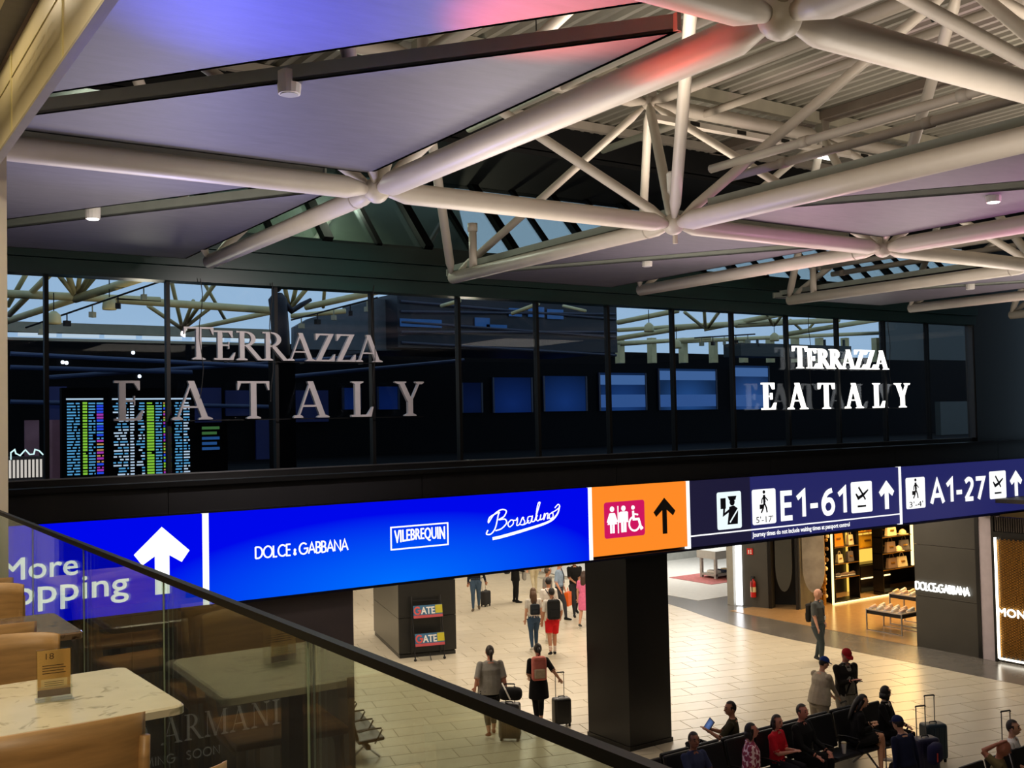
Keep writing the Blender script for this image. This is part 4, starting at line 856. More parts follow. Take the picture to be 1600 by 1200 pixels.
for n, (x0, y0, x1, y1) in enumerate(((76, 604, 104, 690), (300, 606, 345, 735), (352, 610, 400, 650), (400, 655, 440, 722), (440, 610, 512, 660))):
    q0, q1 = zx(x0, y1, YF-.1), zx(x1, y0, YF-.1)
    tag(MB().bx(q0.x, q1.x, YF-.15, YF-.05, q0.z, q1.z).build('blue_wall_panel', M_deepblue), ['dim blue wall panel left of the departure boards', 'dim blue wall panel right of the departure boards', 'dim blue wall panel behind the first grey letter T', 'dim blue wall panel below the grey letter T', 'dim blue wall panel behind the second grey letter A'][n], 'wall panel')
for n, (A, B) in enumerate((((16, 553), (440, 574)), ((16, 574), (300, 582)), ((75, 590), (585, 556)), ((440, 590), (725, 563)), ((16, 628), (430, 636)))):
    tag(MB().tube([zx(*A, 33+n*.3), zx(*B, 33+n*.3)], .07, 8).build('ceiling_reflection', mat('slate_blue', (32, 50, 86), .5)), 'slate blue bar standing for a ceiling reflection in the left panes, %s from the top' % ('first', 'second', 'third', 'fourth', 'fifth')[n], 'beam')  # bars modelled in place of the ceiling reflected in the panes
# departure boards
CY, GN, BL, MG, OR, WH = glow('board_cyan', (92, 170, 215), .9), glow('board_lime', (150, 215, 60), .9), glow('board_blue', (40, 80, 240), .9), glow('board_magenta', (190, 60, 190), .8), glow('board_orange', (225, 170, 90), .8), glow('board_white', (205, 225, 240), .9)
BM = [CY, GN, BL, MG, OR, WH]
def board(x0, x1, cols, lab, seed):
    rr = random.Random(seed); Yb = 22.0; q0, q1 = zx(x0, 744, Yb), zx(x1, 612, Yb)
    t = thing('departure_board', lab, 'departure board', (q0.x, Yb, q0.z), group='departure boards seen in the glazing')
    MB().bx(q0.x-.08, q1.x+.08, Yb, Yb+.2, 5.0, q1.z+.08).build('housing', M_blk2, t)
    n = 25; H_ = (q1.z-q0.z-.2)/n
    for c0, c1, kinds, rag in cols:
        mb = MB(); xa = q0.x+(q1.x-q0.x)*c0; xb = q0.x+(q1.x-q0.x)*c1
        for r in range(n):
            z_ = q0.z+r*H_; x = xa+(rr.random()*rag*(xb-xa)); k = rr.choice(kinds)
            solid = k in (1, 2, 3) and rr.random() < .85
            while x < xb-.02:
                wd = (xb-x) if solid else min(xb-x, .05+.12*rr.random())
                mb.prism(R_(x, z_+H_*.2, x+wd, z_+H_*(.9 if solid else .68)), (Vector((0, Yb, 0)), X3, Z3, -Y3), .004, .008, k); x += wd+.035
        mb.build('text_column', BM, t, kind='stuff')
    MB().bx(q0.x, q1.x, Yb-.01, Yb, q1.z-.16, q1.z-.13).build('header_line', WH, t)
board(104, 161, [(.02, .36, [0], 0), (.44, .56, [1], 0), (.6, .78, [0], 0), (.82, 1, [2, 2, 2, 4, 3, 0], 0)], 'left departure board with lime and cyan columns in the glazing', 3)
board(176, 298, [(.0, .2, [0, 5], .5), (.22, .27, [5], 0), (.29, .40, [0, 0, 5], .7), (.43, .52, [1], 0), (.54, .62, [0], 0), (.64, .74, [2, 3, 4, 1, 2], 0), (.78, .88, [0], .2), (.9, .98, [5, 0], 0)], 'right departure board with coloured columns behind the grey letter E', 5)
p = zx(330, 705, 22.5); t = thing('info_screen', 'small dark screen with green text beside the departure boards', 'screen', p)
MB().bx(p.x-.36, p.x+.36, 22.5, 22.6, 5.0, p.z+.62).build('housing', M_blk2, t)
mb = MB()
for k in range(5): mb.bx(p.x-.2, p.x+.18-.06*(k % 2), 22.48, 22.49, p.z+.47-k*.11, p.z+.53-k*.11, 0 if k > 1 else 1)
mb.build('text', [glow('dim_blue_text', (40, 90, 150), .7), glow('dim_green_text', (70, 120, 60), .7)], t, kind='stuff')
p = zx(34, 730, 22); t = thing('lit_counter', 'bright white counter with script neon at the left edge of the glazing', 'counter', p)
MB().bx(p.x-.42, p.x+.42, 22, 22.2, 5.0, p.z+.2).build('front', mat('counter_dark', (30, 30, 30), .5), t)
mb = MB()
for k in range(11): mb.bx(p.x-.36+k*.068, p.x-.325+k*.068, 21.97, 22, p.z-.2, p.z+.14)
mb.build('lit_slats', glow('counter_slats', (250, 235, 215), .8), t, kind='stuff')
mb = MB(); mb.ribbon([(p.x-.2+.056*k+.02*math.sin(k*2.1), p.z+.28+.06*math.sin(k*1.7)) for k in range(11)], .024, facing_hall(21.98), 0, .02); mb.bx(p.x-.2, p.x-.18, 21.98, 22, p.z+.15, p.z+.28); mb.build('neon_script', glow('neon_mint', (225, 255, 245), 1.2), t)
p = zx(58, 720, 22.5)
for n, dx in enumerate((-.09, .36)): tag(MB().bx(p.x+dx-.13, p.x+dx+.13, 22.5, 22.56, 5.0, p.z+.8).build('poster', mat('mauve_poster', (88, 66, 82), .5, var=.4, scale=2, emit=.12, ecol=(130, 95, 110))), ['mauve poster left of the first dark mullion in the glazing', 'mauve poster right of the first dark mullion in the glazing'][n], 'poster')
# a few small ceiling lamps glinting in the panes
for n, (px, py) in enumerate(((98, 566), (104, 567), (208, 551), (218, 588), (426, 572), (712, 546))):
    p = zx(px, py, YF-.05); tag(MB().ball(p, .06, 8, 6).build('glint_lamp', glow('glint', (235, 245, 255), 3)), ('left one of the pair of tiny white lamps in the second pane', 'right one of the pair of tiny white lamps in the second pane', 'tiny white lamp just below the sky near the grey letter T', 'tiny white lamp above the grey letter E', 'tiny white lamp below the grey letters RA', 'tiny white lamp left of the first blue window')[n], 'lamp', 'tiny lamps glinting in the panes')
# ================================================================== SHOPS ON THE RIGHT
XD = 24.4; frx = (Vector((XD, 0, 0)), -Y3, Z3, -X3)
M_slate = mat('slate_cladding', (62, 59, 52), .5, var=.14, scale=1.2, bump=.05)
sw = thing('wall_fashion_shop', 'dark slate wall panel with lit lettering', None, (XD, 16.5, 0), kind='structure')
for k in range(3): MB().bx(XD, XD+.3, 15.68, 17.45, k*1.35+.01, min((k+1)*1.35, 4.4)).build('slab', M_slate, sw)
letters('DOLCE&GABBANA', frx, -17.40, -15.86, 1.53, 1.72, .03, .03, .06, glow('shop_letter_on', (255, 255, 248), 3), sw, gap=.15, small='&')
MB().bx(XD-.02, XD+.3, 15.58, 15.68, 0, 4.4).build('edge_trim', M_black, sw)
struct(MB().bx(XD-.0, XD+.4, 15.24, 15.58, 0, 3.58).build('wall_white_pier', mat('lilac_white', (188, 176, 182), .5)), 'white pier between the slate wall and the gold screen')
# gold patterned shop front
gs = thing('gold_shopfront', 'shop front with gold ring screen and light frame', 'shop front', (XD+.1, 14, 0))
MB().bx(XD+.05, XD+.2, 9, 15.10, 0, 3.56).build('back_panel', mat('bronze_back', (26, 20, 14), .4, metal=.4), gs)
MB().bx(XD-.02, XD+.06, 15.17, 15.24, 0, 3.56).build('frame', M_darkmetal, gs)
MB().bx(XD-.02, XD+.06, 9, 15.17, 3.08, 3.2).build('frame', M_darkmetal, gs)
LED = glow('led_warm', (255, 246, 226), 4)
MB().bx(XD-.03, XD+.02, 15.12, 15.16, .1, 3.06).build('light_strip', LED, gs); MB().bx(XD-.03, XD+.02, 9, 15.12, .08, .12).build('light_strip', LED, gs)
mb = MB(); rr = random.Random(4)
for k in range(46):
    yy = 15.09-k*.058
    for j in range(44):
        cz = .17+j*.065+(k % 2)*.033; e = .026
        mb.ribbon([(-yy+e*math.cos(a)*.8, cz+e*1.25*math.sin(a)) for a in [q*math.pi/3 for q in range(6)]], .008, frx, -.04, -.028-.01*rr.random(), closed=True) if (k+j) % 1 == 0 else None
mb.build('ring_screen', mat('gold_ring', (196, 140, 62), .3, metal=.85), gs, kind='stuff')
mb = MB()
for k in range(40): mb.bx(XD+.0, XD+.04, 15.14-k*.06, 15.11-k*.06, 3.22, 3.56)
mb.build('fluted_panel', mat('fluted_bronze', (70, 62, 56), .4, metal=.5), gs, kind='stuff')
mb = MB(); put_text(mb, 'MONCLER', frx, -15.10, -13.65, 1.16, 1.35, .06, bold=.05); mb.build('lettering', glow('shop_letter_on', (0, 0, 0)), gs)
# interior of the slate-walled shop
M_sd = mat('shop_black', (14, 12, 11), .35); M_gold = mat('shop_gold', (190, 140, 60), .35, metal=.7)
struct(MB().bx(25.9, 34, 24.2, 24.35, 0, 4.4).build('wall_shop_side', M_sd), 'black side wall inside the shop'); struct(MB().bx(33.6, 33.8, 13, 24.2, 0, 4.4).build('wall_shop_back', M_sd), 'black back wall inside the shop')
struct(MB().bx(24.7, 33, 13, 13.2, 0, 4.4).build('wall_shop_right', M_sd), 'black right wall inside the shop')
struct(MB().bx(24.5, 33.8, 13, 24.3, 3.9, 4.0).build('ceiling_shop', mat('shop_ceiling', (60, 54, 46), .6)), 'low ceiling inside the shop')
struct(MB().bx(24.35, 33.6, 17.45, 24.2, .015, .024).build('floor_shop', mat('shop_floor_tan', (172, 138, 96), .2, var=.06)), 'polished tan shop floor')
LEDY = glow('led_yellow', (255, 226, 150), 2.6)
SH = {}
def rack(lab, x0, x1, y, zs, depth=.42, post=True):
    t = thing('display_shelf', lab, 'shelf', ((x0+x1)/2, y, 0))
    for z in zs: MB().bx(x0, x1, y-depth, y, z, z+.03).build('shelf_board', M_sd, t)
    for z in zs[1:]: MB().bx(x0, x1, y-depth-.004, y-depth+.01, z, z+.02).build('shelf_edge', M_gold, t)
    MB().bx(x0, x0+.03, y-depth, y, 0, 3.6).build('side_board', M_sd, t); MB().bx(x1-.03, x1, y-depth, y, 0, 3.6).build('side_board', M_sd, t)
    return t
rack('black shelf on the shop side wall with bags and shoes', 27.75, 28.98, 23.24, (.08, .82, 1.28, 1.82, 2.4, 3.0))
t = thing('floor_light', 'bright light strip along the floor of the shop side wall', 'light strip', (29, 22.8, .03)); MB().bx(27.6, 32, 22.76, 22.79, .03, .07).build('strip', LEDY, t)
t = thing('gold_column', 'gold beaded column at the shop entrance', 'column', (27.3, 23, 0)); mb = MB(); rr = random.Random(2)
for k in range(60): mb.ball((27.35+rr.uniform(-.13, .13), 22.95+rr.uniform(-.1, .1), .2+k*.058), .05+.03*rr.random(), 6, 4, k % 3)
mb.build('beads', [M_gold, mat('amber_bead', (120, 82, 30), .3), mat('cream_bead', (226, 210, 160), .4)], t, kind='stuff'); MB().bx(27.55, 27.6, 22.75, 22.8, 0, 3.9).build('light_strip', LEDY, t); MB().tube([(27.35, 22.95, 0), (27.35, 22.95, 3.9)], .06, 8).build('core', M_gold, t)
# yellow lit niche behind the wall line and a black rack beside it
t = thing('display_shelf', 'yellow backlit niche with yellow bags', 'shelf', (30.75, 24.1, 0)); MB().bx(30.0, 31.6, 24.12, 24.18, 0, 3.7).build('back_board', glow('niche_yellow', (255, 204, 84), 1.1), t)
for z in (.95, 1.5, 2.05, 2.6): MB().bx(30.02, 31.58, 23.7, 24.12, z, z+.03).build('shelf_board', M_sd if z < 1 else M_gold, t)
MB().bx(30.02, 31.58, 23.6, 24.1, .06, .95).build('cupboard', M_sd, t); MB().bx(30.02, 31.58, 23.57, 23.6, .5, .54).build('light_strip', LEDY, t)
t = rack('black rack with hats and bags right of the yellow niche', 30.2, 33.2, 23.24, (.12, .85, 1.4, 1.95, 2.5, 3.1)); MB().bx(31.78, 31.86, 22.8, 22.86, .9, 3.6).build('light_strip', LEDY, t)
# goods ---------------------------------------------------------------
def handbag(p, w_, h_, m, lab, rz=0):
    t = thing('handbag', lab, 'handbag', p, rz, group='goods on the shop shelves'); I = WM[t.name]
    def q(mb, n, mm): mb.v = [I @ v for v in mb.v]; mb.build(n, mm, t, smooth=False)
    mb = MB(); d = .13; mb.add([(-w_/2, -d/2, 0), (w_/2, -d/2, 0), (w_/2, d/2, 0), (-w_/2, d/2, 0), (-w_*.43, -d*.3, h_), (w_*.43, -d*.3, h_), (w_*.43, d*.3, h_), (-w_*.43, d*.3, h_)], [(3, 2, 1, 0), (4, 5, 6, 7), (0, 1, 5, 4), (1, 2, 6, 5), (2, 3, 7, 6), (3, 0, 4, 7)])
    q(mb, 'body', m); q(MB().tube([(w_*.22*math.cos(a), 0, h_-.01+h_*.45*math.sin(a)) for a in [math.pi*k/8 for k in range(9)]], .011, 6), 'handle', m); q(MB().bx(-w_*.2, w_*.2, -d/2-.012, -d*.3, h_*.45, h_*.6), 'flap', M_gold)
def shoe(p, rz, m, lab, s=1.0):
    t = thing('shoe', lab, 'shoe', p, rz, group='goods on the shop shelves'); I = WM[t.name]
    def q(mb, n, mm): mb.v = [I @ v for v in mb.v]; mb.build(n, mm, t, smooth=True)
    q(MB().tube([(0, -.13*s, .05*s), (0, -.08*s, .065*s), (0, 0, .055*s), (0, .08*s, .04*s), (0, .15*s, .03*s)], 0, 8, a=(1, 0, 0), ell=[(.03*s, .04*s), (.04*s, .05*s), (.042*s, .042*s), (.046*s, .03*s), (.025*s, .02*s)]), 'upper', m)
    q(MB().rbox((0, .01*s, .012*s), (.09*s, .29*s, .024*s), .01*s, seg=1), 'sole', M_white)
def cap(p, m, lab):
    t = thing('hat', lab, 'hat', p, group='goods on the shop shelves'); p = Vector(p)
    MB().lathe(p, [(.13, 0), (.13, .06), (.1, .13), (.03, .17)], 12).build('crown', m, t, smooth=True); MB().lathe(p, [(.2, 0), (.2, .012)], 12).build('brim', m, t)
M_or, M_cr, M_pk, M_gy, M_ye, M_br = mat('orange_leather', (226, 138, 30), .4), mat('cream_leather', (222, 204, 160), .5), mat('raspberry', (205, 40, 70), .5), mat('grey_felt', (92, 84, 84), .7), mat('yellow_leather', (240, 186, 40), .4), mat('taupe_suede', (120, 98, 82), .7)
for x, z, c, m, w_, h_ in ((28.12, 1.85, 'orange', M_or, .5, .46), (28.75, 1.85, 'cream', M_cr, .26, .32), (28.7, 2.43, 'raspberry', M_pk, .26, .26), (28.2, 1.31, 'small cream', M_cr, .26, .26), (28.72, 1.31, 'small grey', M_gy, .3, .32), (28.15, 2.43, 'dark grey', M_gy, .42, .36)):
    handbag((x, 23.0, z+.001), w_, h_, m, '%s handbag on the shop side wall shelf' % c)
for k, x in enumerate((28.05, 28.42, 28.78)): shoe((x, 23.02, .851), 1.2, (M_gy, M_br, M_br)[k], '%s shoe low on the shop side wall shelf' % ('dark', 'first taupe', 'second taupe')[k], 1.15)
handbag((30.75, 23.9, 1.531), .8, .42, M_ye, 'big yellow handbag in the yellow niche'); handbag((30.45, 23.9, 2.081), .4, .3, M_ye, 'small yellow handbag high in the yellow niche'); handbag((31.05, 23.9, 2.081), .4, .3, M_or, 'small amber handbag high in the yellow niche')
nth = ('first', 'second', 'third', 'fourth', 'fifth', 'sixth', 'seventh', 'eighth', 'ninth', 'tenth')
for k, (x, z, kind) in enumerate(((30.95, 2.531, 'c'), (31.5, 2.531, 'b'), (30.9, 1.981, 'b'), (31.55, 1.981, 'c'), (30.85, 1.431, 'b'), (31.3, 1.431, 'c'), (31.6, 1.431, 'b'), (30.9, .881, 'b'), (31.45, .881, 'b'))):
    if kind == 'b': handbag((x, 23.0, z), .5, .34, (M_gy, M_br, M_cr)[k % 3], '%s item on the black rack, a handbag' % nth[k])
    else: cap((x, 23.0, z), (M_gy, M_cr)[k % 2], '%s item on the black rack, a hat' % nth[k])
# two-tier display tables with shoes
def dtable(x, y, w_, d_, h_, lab, nshoe, cols):
    t = thing('display_table', lab, 'table', (x, y, 0))
    MB().bx(x-d_/2, x+d_/2, y-w_/2, y+w_/2, h_-.03, h_).build('top', mat('table_glassy', (190, 176, 160), .2), t); MB().bx(x-d_/2+.03, x+d_/2-.03, y-w_/2+.03, y+w_/2-.03, h_-.14, h_-.03).build('tray', M_sd, t)
    for sx in (-1, 1):
        for sy in (-1, 1): MB().bx(x+sx*(d_/2-.02)-.015, x+sx*(d_/2-.02)+.015, y+sy*(w_/2-.02)-.015, y+sy*(w_/2-.02)+.015, 0, h_-.03).build('leg', M_chrome, t)
        MB().bx(x+sx*(d_/2-.02)-.012, x+sx*(d_/2-.02)+.012, y-w_/2, y+w_/2, .02, .045).build('foot_rail', M_chrome, t)
    n = 0
    for i in range(nshoe):
        for j in range(2):
            shoe((x-d_/4+j*d_/2, y-w_/2+.12+i*(w_-.24)/max(1, nshoe-1), h_+.001), 1.57, cols[(i+j) % len(cols)], 'shoe %s on the %s' % (('in the front row', 'in the back row')[j]+', %s from the right,' % ('first', 'second', 'third', 'fourth', 'fifth', 'sixth')[i], lab), 1.0)
M_peach = mat('peach_shoe', (226, 190, 170), .5); M_camel = mat('camel_shoe', (196, 150, 90), .5)
dtable(25.55, 19.05, 1.2, .8, .62, 'nearest shoe display table', 5, (M_peach, M_white)); dtable(26.7, 18.9, 1.7, .7, .92, 'middle shoe display table', 6, (M_white, M_peach, M_cr)); dtable(27.9, 18.6, 1.9, .6, 1.25, 'rear shoe display table', 6, (M_camel, M_cr))
t = thing('table_light', 'light strip on the edge of the rear display table', 'light strip', (27.5, 19.0, 1.3)); MB().bx(27.575, 27.6, 18.2, 19.5, 1.215, 1.245).build('strip', LEDY, t)
# extinguisher wall, dark doorway, oval mirrors
W0, W1, W2_, W3 = Vector((25.26, 24.5, 0)), Vector((25.62, 23.6, 0)), Vector((26.1, 22.85, 0)), Vector((26.9, 23.2, 0))
def slab(a, b, z0, z1, th, m, name, par=None):
    d = (b-a); L_ = d.length; ang = math.atan2(d.y, d.x); c = (a+b)/2+Z3*((z0+z1)/2); nn = Vector((-d.y, d.x, 0)).normalized(); c = c-nn*(th/2)*(-1); return MB().box(c, (L_, th, z1-z0), ang).build(name, m, par)
ws = thing('wall_extinguisher', 'slate wall with the fire extinguisher', None, W0, kind='structure'); slab(W0, W1, 0, 4.4, .3, M_slate, 'slab', ws)
p = W0+Vector((-.05, .1, 0)); t = thing('light_column', 'tall white light strip beside the fire extinguisher', 'light strip', p); MB().box(p+Z3*1.9, (.1, .18, 3.7), .4).build('tube', glow('led_white', (250, 252, 255), 3.5), t); MB().box(p+Vector((.09, .06, 1.9)), (.1, .2, 3.8), .4).build('channel', M_chrome, t)
struct(slab(p+Vector((.1, .12, 0)), p+Vector((.2, .5, 0)), 0, 4.4, .2, mat('pale_metal_wall', (150, 148, 140), .4), 'wall_white_shop'), 'pale wall edge of the white shop')
dr = thing('door_1', 'dark shop doorway beside the fire extinguisher', None, W1, kind='structure')
slab(W1+Vector((.6, .5, 0)), W2_+Vector((.8, .5, 0)), 0, 4.4, .1, mat('doorway_black', (4, 4, 4), .6), 'inner_wall', dr); slab(W1, W1+Vector((.5, .6, 0)), 0, 4.4, .1, M_sd, 'reveal', dr); slab(W2_-Vector((.03, -.05, 0)), W2_+Vector((.7, .5, 0)), 0, 4.4, .08, M_sd, 'reveal', dr)
wp = W1.lerp(W2_, .12); 
for k, (f, w_, zb0, zt0, m) in enumerate(((.42, .26, .6, 3.4, mat('smoky_drop', (58, 58, 52), .3)), (1.35, .34, .55, 3.8, mat('pale_drop', (150, 144, 132), .35, var=.3, scale=2)))):
    c = W1.lerp(W2_, f)+Vector((-.06, -.1, 0)) if k == 0 else Vector((26.5, 22.62, 0))
    dd = (W2_-W1).normalized(); Fq = (c, dd, Z3, Vector((dd.y, -dd.x, 0)))
    pl = [(w_*math.cos(a), zb0+.8+.8*math.sin(a)) for a in [math.pi+math.pi*q/12 for q in range(13)]]+[(w_, zt0), (-w_, zt0)]
    t = thing('drop_panel', ['smoky drop shaped panel in the dark doorway', 'pale drop shaped panel left of the gold column'][k], 'decor panel', c); MB().prism(pl, Fq, 0, .06).build('panel', m, t)
struct(slab(Vector((26.15, 22.88, 0)), Vector((27.15, 23.1, 0)), 0, 4.4, .1, mat('grey_pier', (92, 90, 84), .5), 'wall_shop_pier'), 'grey pier behind the pale drop panel')
pe = W0.lerp(W1, .42); nrm = Vector((-(W1-W0).y, (W1-W0).x, 0)).normalized()*-1
pe = pe+nrm*.12
t = thing('fire_extinguisher', 'red fire extinguisher hanging on the slate wall', 'fire extinguisher', pe+Z3*.3); M_red = mat('extinguisher_red', (196, 28, 26), .3)
b0 = pe+Z3*.35; MB().lathe(b0, [(.02, 0), (.085, .01), (.09, .04), (.09, .44), (.07, .52), (.03, .56), (.03, .6)], 14).build('cylinder', M_red, t, smooth=True); MB().box(b0+Z3*.64, (.06, .12, .07)).build('valve', M_blackplastic, t); MB().tube([b0+Z3*.64, b0+nrm*.1+Z3*.6, b0+nrm*.12+Z3*.35, b0+nrm*.1+Z3*.2], .014, 6).build('hose', M_blackplastic, t); MB().lathe(b0+Z3*.18, [(.0915, 0), (.0915, .16)], 14).build('label', M_cr, [c_ for c_ in kids(t) if c_.name.startswith('cylinder')][0])
q_ = W0.lerp(W1, .3)+nrm*.02; d_ = (W1-W0).normalized()
t = thing('extinguisher_sign', 'small red and white extinguisher sign on the slate wall', 'sign', q_+Z3*1.75); MB().box(q_+Z3*1.8, (.2, .02, .2), math.atan2(d_.y, d_.x)).build('plate', M_red, t)
mb = MB(); Fq = (q_+nrm*.012+Z3*1.8, d_, Z3, nrm); mb.prism(R_(-.06, -.07, -.02, .05), Fq, 0, .002); mb.prism(R_(.01, -.07, .06, -.03), Fq, 0, .002); mb.prism(R_(.02, -.01, .05, .06), Fq, 0, .002); mb.build('pictogram', M_white, t, kind='stuff')
# white shop in the distance
struct(MB().bx(26, 45, 36, 36.2, 0, 4.4).build('wall_white_shop_back', mat('white_shop_wall', (214, 214, 208), .5)), 'white back wall of the distant shop')
t = thing('display_counter', 'long white counter at the back of the distant white shop', 'counter', (33, 34.5, 0)); MB().bx(30.2, 38, 34.2, 34.9, .0, .55).build('plinth', mat('counter_grey', (150, 150, 142), .5), t); MB().bx(30.2, 38, 34.2, 34.9, .55, 1.5).build('case', mat('case_pale', (198, 198, 194), .3), t)
for k in range(4): MB().bx(30.6+k*1.9, 32.1+k*1.9, 34.17, 34.2, .75, 1.3).build('glazed_front', mat('case_glass', (120, 118, 112), .15, var=.4, scale=3), t)
t = thing('display_table', 'white tiered display table on the red rug of the distant shop', 'table', (29.6, 29.6, 0)); MB().bx(28.5, 30.6, 29.0, 30.0, .78, 1.08).build('top', mat('table_white', (172, 172, 166), .4), t); MB().bx(28.6, 30.5, 29.1, 29.9, .12, .2).build('lower_shelf', mat('table_white', (0, 0, 0)), t)
for sx in (28.6, 30.45):
    for sy in (29.1, 29.85): MB().bx(sx, sx+.1, sy, sy+.1, 0, .78).build('leg', mat('table_white', (0, 0, 0)), t)
rr = random.Random(9)
for k in range(5): mb = MB().rbox((28.9+k*.36, 29.5, .25), (.26, .5, .1), .03, .3*rr.random()); tag(mb.build('folded_shirt', (M_white, mat('navy_knit', (40, 52, 80), .8), M_cr)[k % 3]), '%s folded shirt on the lower shelf of the distant white table' % ('first', 'second', 'third', 'fourth', 'fifth')[k], 'shirt', 'folded shirts in the distant shop')
tag(MB().bx(27.6, 31.2, 28.3, 30.6, .022, .035).build('rug', mat('red_rug', (150, 84, 80), .9, var=.25, scale=9)), 'faded red patterned rug in the distant white shop', 'rug')
# magazine rack against the panelled pillar
R0 = Q+E1*.32-E2*.05; t = thing('magazine_rack', 'black ladder rack with two colourful magazine trays', 'rack', R0, GA); I = WM[t.name]
def q(mb, n, mm, par=None, **k): mb.v = [I @ v for v in mb.v]; return mb.build(n, mm, par or t, **k)
for s in (0, .78): q(MB().tube([(s, -.42, .05), (s, -.06, 1.62)], .018, 6), 'upright', M_blackplastic); q(MB().tube([(s, -.06, 1.62), (s, -.02, .06)], .014, 6), 'rear_leg', M_blackplastic); q(MB().ball((s, -.42, .04), .04, 8, 6), 'caster', M_rubber)
for z in (.14, 1.5): f = (z-.05)/1.57; q(MB().tube([(0, -.42+.36*f, z), (.78, -.42+.36*f, z)], .014, 6), 'crossbar', M_blackplastic)
q(MB().tube([(.4, -.5, .02), (.4, -.35, .2)], .012, 5), 'strut', M_blackplastic)
for z in (.40, 1.1):
    f = (z-.05)/1.57; y = -.42+.36*f-.04
    tr = q(MB().box((.39, y-.02, z+.14), (.8, .08, .34), 0, 0, Matrix.Rotation(-.2, 4, 'X')), 'magazine_tray', M_blackplastic)
    R3 = Matrix.Rotation(-.2, 3, 'X'); Fq = (I @ Vector((.39, y-.02, z+.14)), I.to_3x3() @ X3, I.to_3x3() @ (R3 @ Z3), I.to_3x3() @ (R3 @ -Y3))
    MB().prism(R_(-.39, -.16, .39, .16), Fq, .041, .046).build('cover', mat('cover_blue', (60, 110, 150), .4, var=.2), tr)
    MB().prism(R_(-.39, -.16, .39, -.09), Fq, .046, .049).build('cover_band', mat('cover_red', (196, 84, 92), .4), tr); MB().prism(R_(.2, -.06, .39, .15), Fq, .046, .049).build('cover_patch', mat('cover_yellow', (200, 190, 50), .4), tr)
    mb = MB(); mb.ribbon(arc(-.28, .03, .08, .09, 40, 360, 12)+[(-.27, .03)], .04, Fq, .047, .052); mb.build('letter_ring', mat('cover_coral', (220, 90, 84), .4), tr)
    mb = MB(); put_text(mb, 'ATE', Fq, -.18, .18, -.06, .11, .052, bold=.04); mb.build('lettering', mat('print_white', (240, 240, 240), .5), tr)
# ================================================================== PEOPLE
SKIN, TAN, DEEP = (200, 150, 122), (176, 122, 92), (140, 92, 70)
def cloth(c, pat=None):
    n = 'cloth_%d_%d_%d' % tuple(c)+(pat or '')
    if n in MC: return MC[n]
    m = mat(n, c, .85, var=.1, scale=14, bump=.15, bscale=40, spec=.2)
    if pat:
        nt = m.node_tree; N = nt.nodes; L = nt.links; b = N['Principled BSDF']; base = b.inputs['Base Color'].links[0].from_socket
        tc = N.new('ShaderNodeTexCoord'); vo = N.new('ShaderNodeTexVoronoi'); vo.inputs['Scale'].default_value = 16; L.new(tc.outputs['Object'], vo.inputs['Vector'])
        rp = N.new('ShaderNodeValToRGB'); rp.color_ramp.interpolation = 'CONSTANT'; rp.color_ramp.elements[1].position = .6; rp.color_ramp.elements[0].color = (0, 0, 0, 1); rp.color_ramp.elements[1].color = (1, 1, 1, 1); L.new(vo.outputs['Distance'], rp.inputs['Fac'])
        mx = N.new('ShaderNodeMix'); mx.data_type = 'RGBA'; L.new(rp.outputs['Color'], mx.inputs['Factor']); L.new(base, mx.inputs['A']); mx.inputs['B'].default_value = (*lin((236, 206, 212)), 1); L.new(mx.outputs['Result'], b.inputs['Base Color'])
    return m
def skin(c): return mat('skin_%d_%d_%d' % tuple(c), c, .5, var=.05, scale=12)
PEOPLE = []
def ik(S, T, l1, l2, hint):
    d = T-S; L_ = min(d.length, (l1+l2)*.995); d = d.normalized(); T = S+d*L_
    a = (l1*l1-l2*l2+L_*L_)/(2*L_); h = math.sqrt(max(0, l1*l1-a*a)); hn = Vector(hint); hn = hn-d*hn.dot(d)
    hn = hn.normalized() if hn.length > 1e-5 else d.orthogonal().normalized()
    return S+d*a+hn*h, T
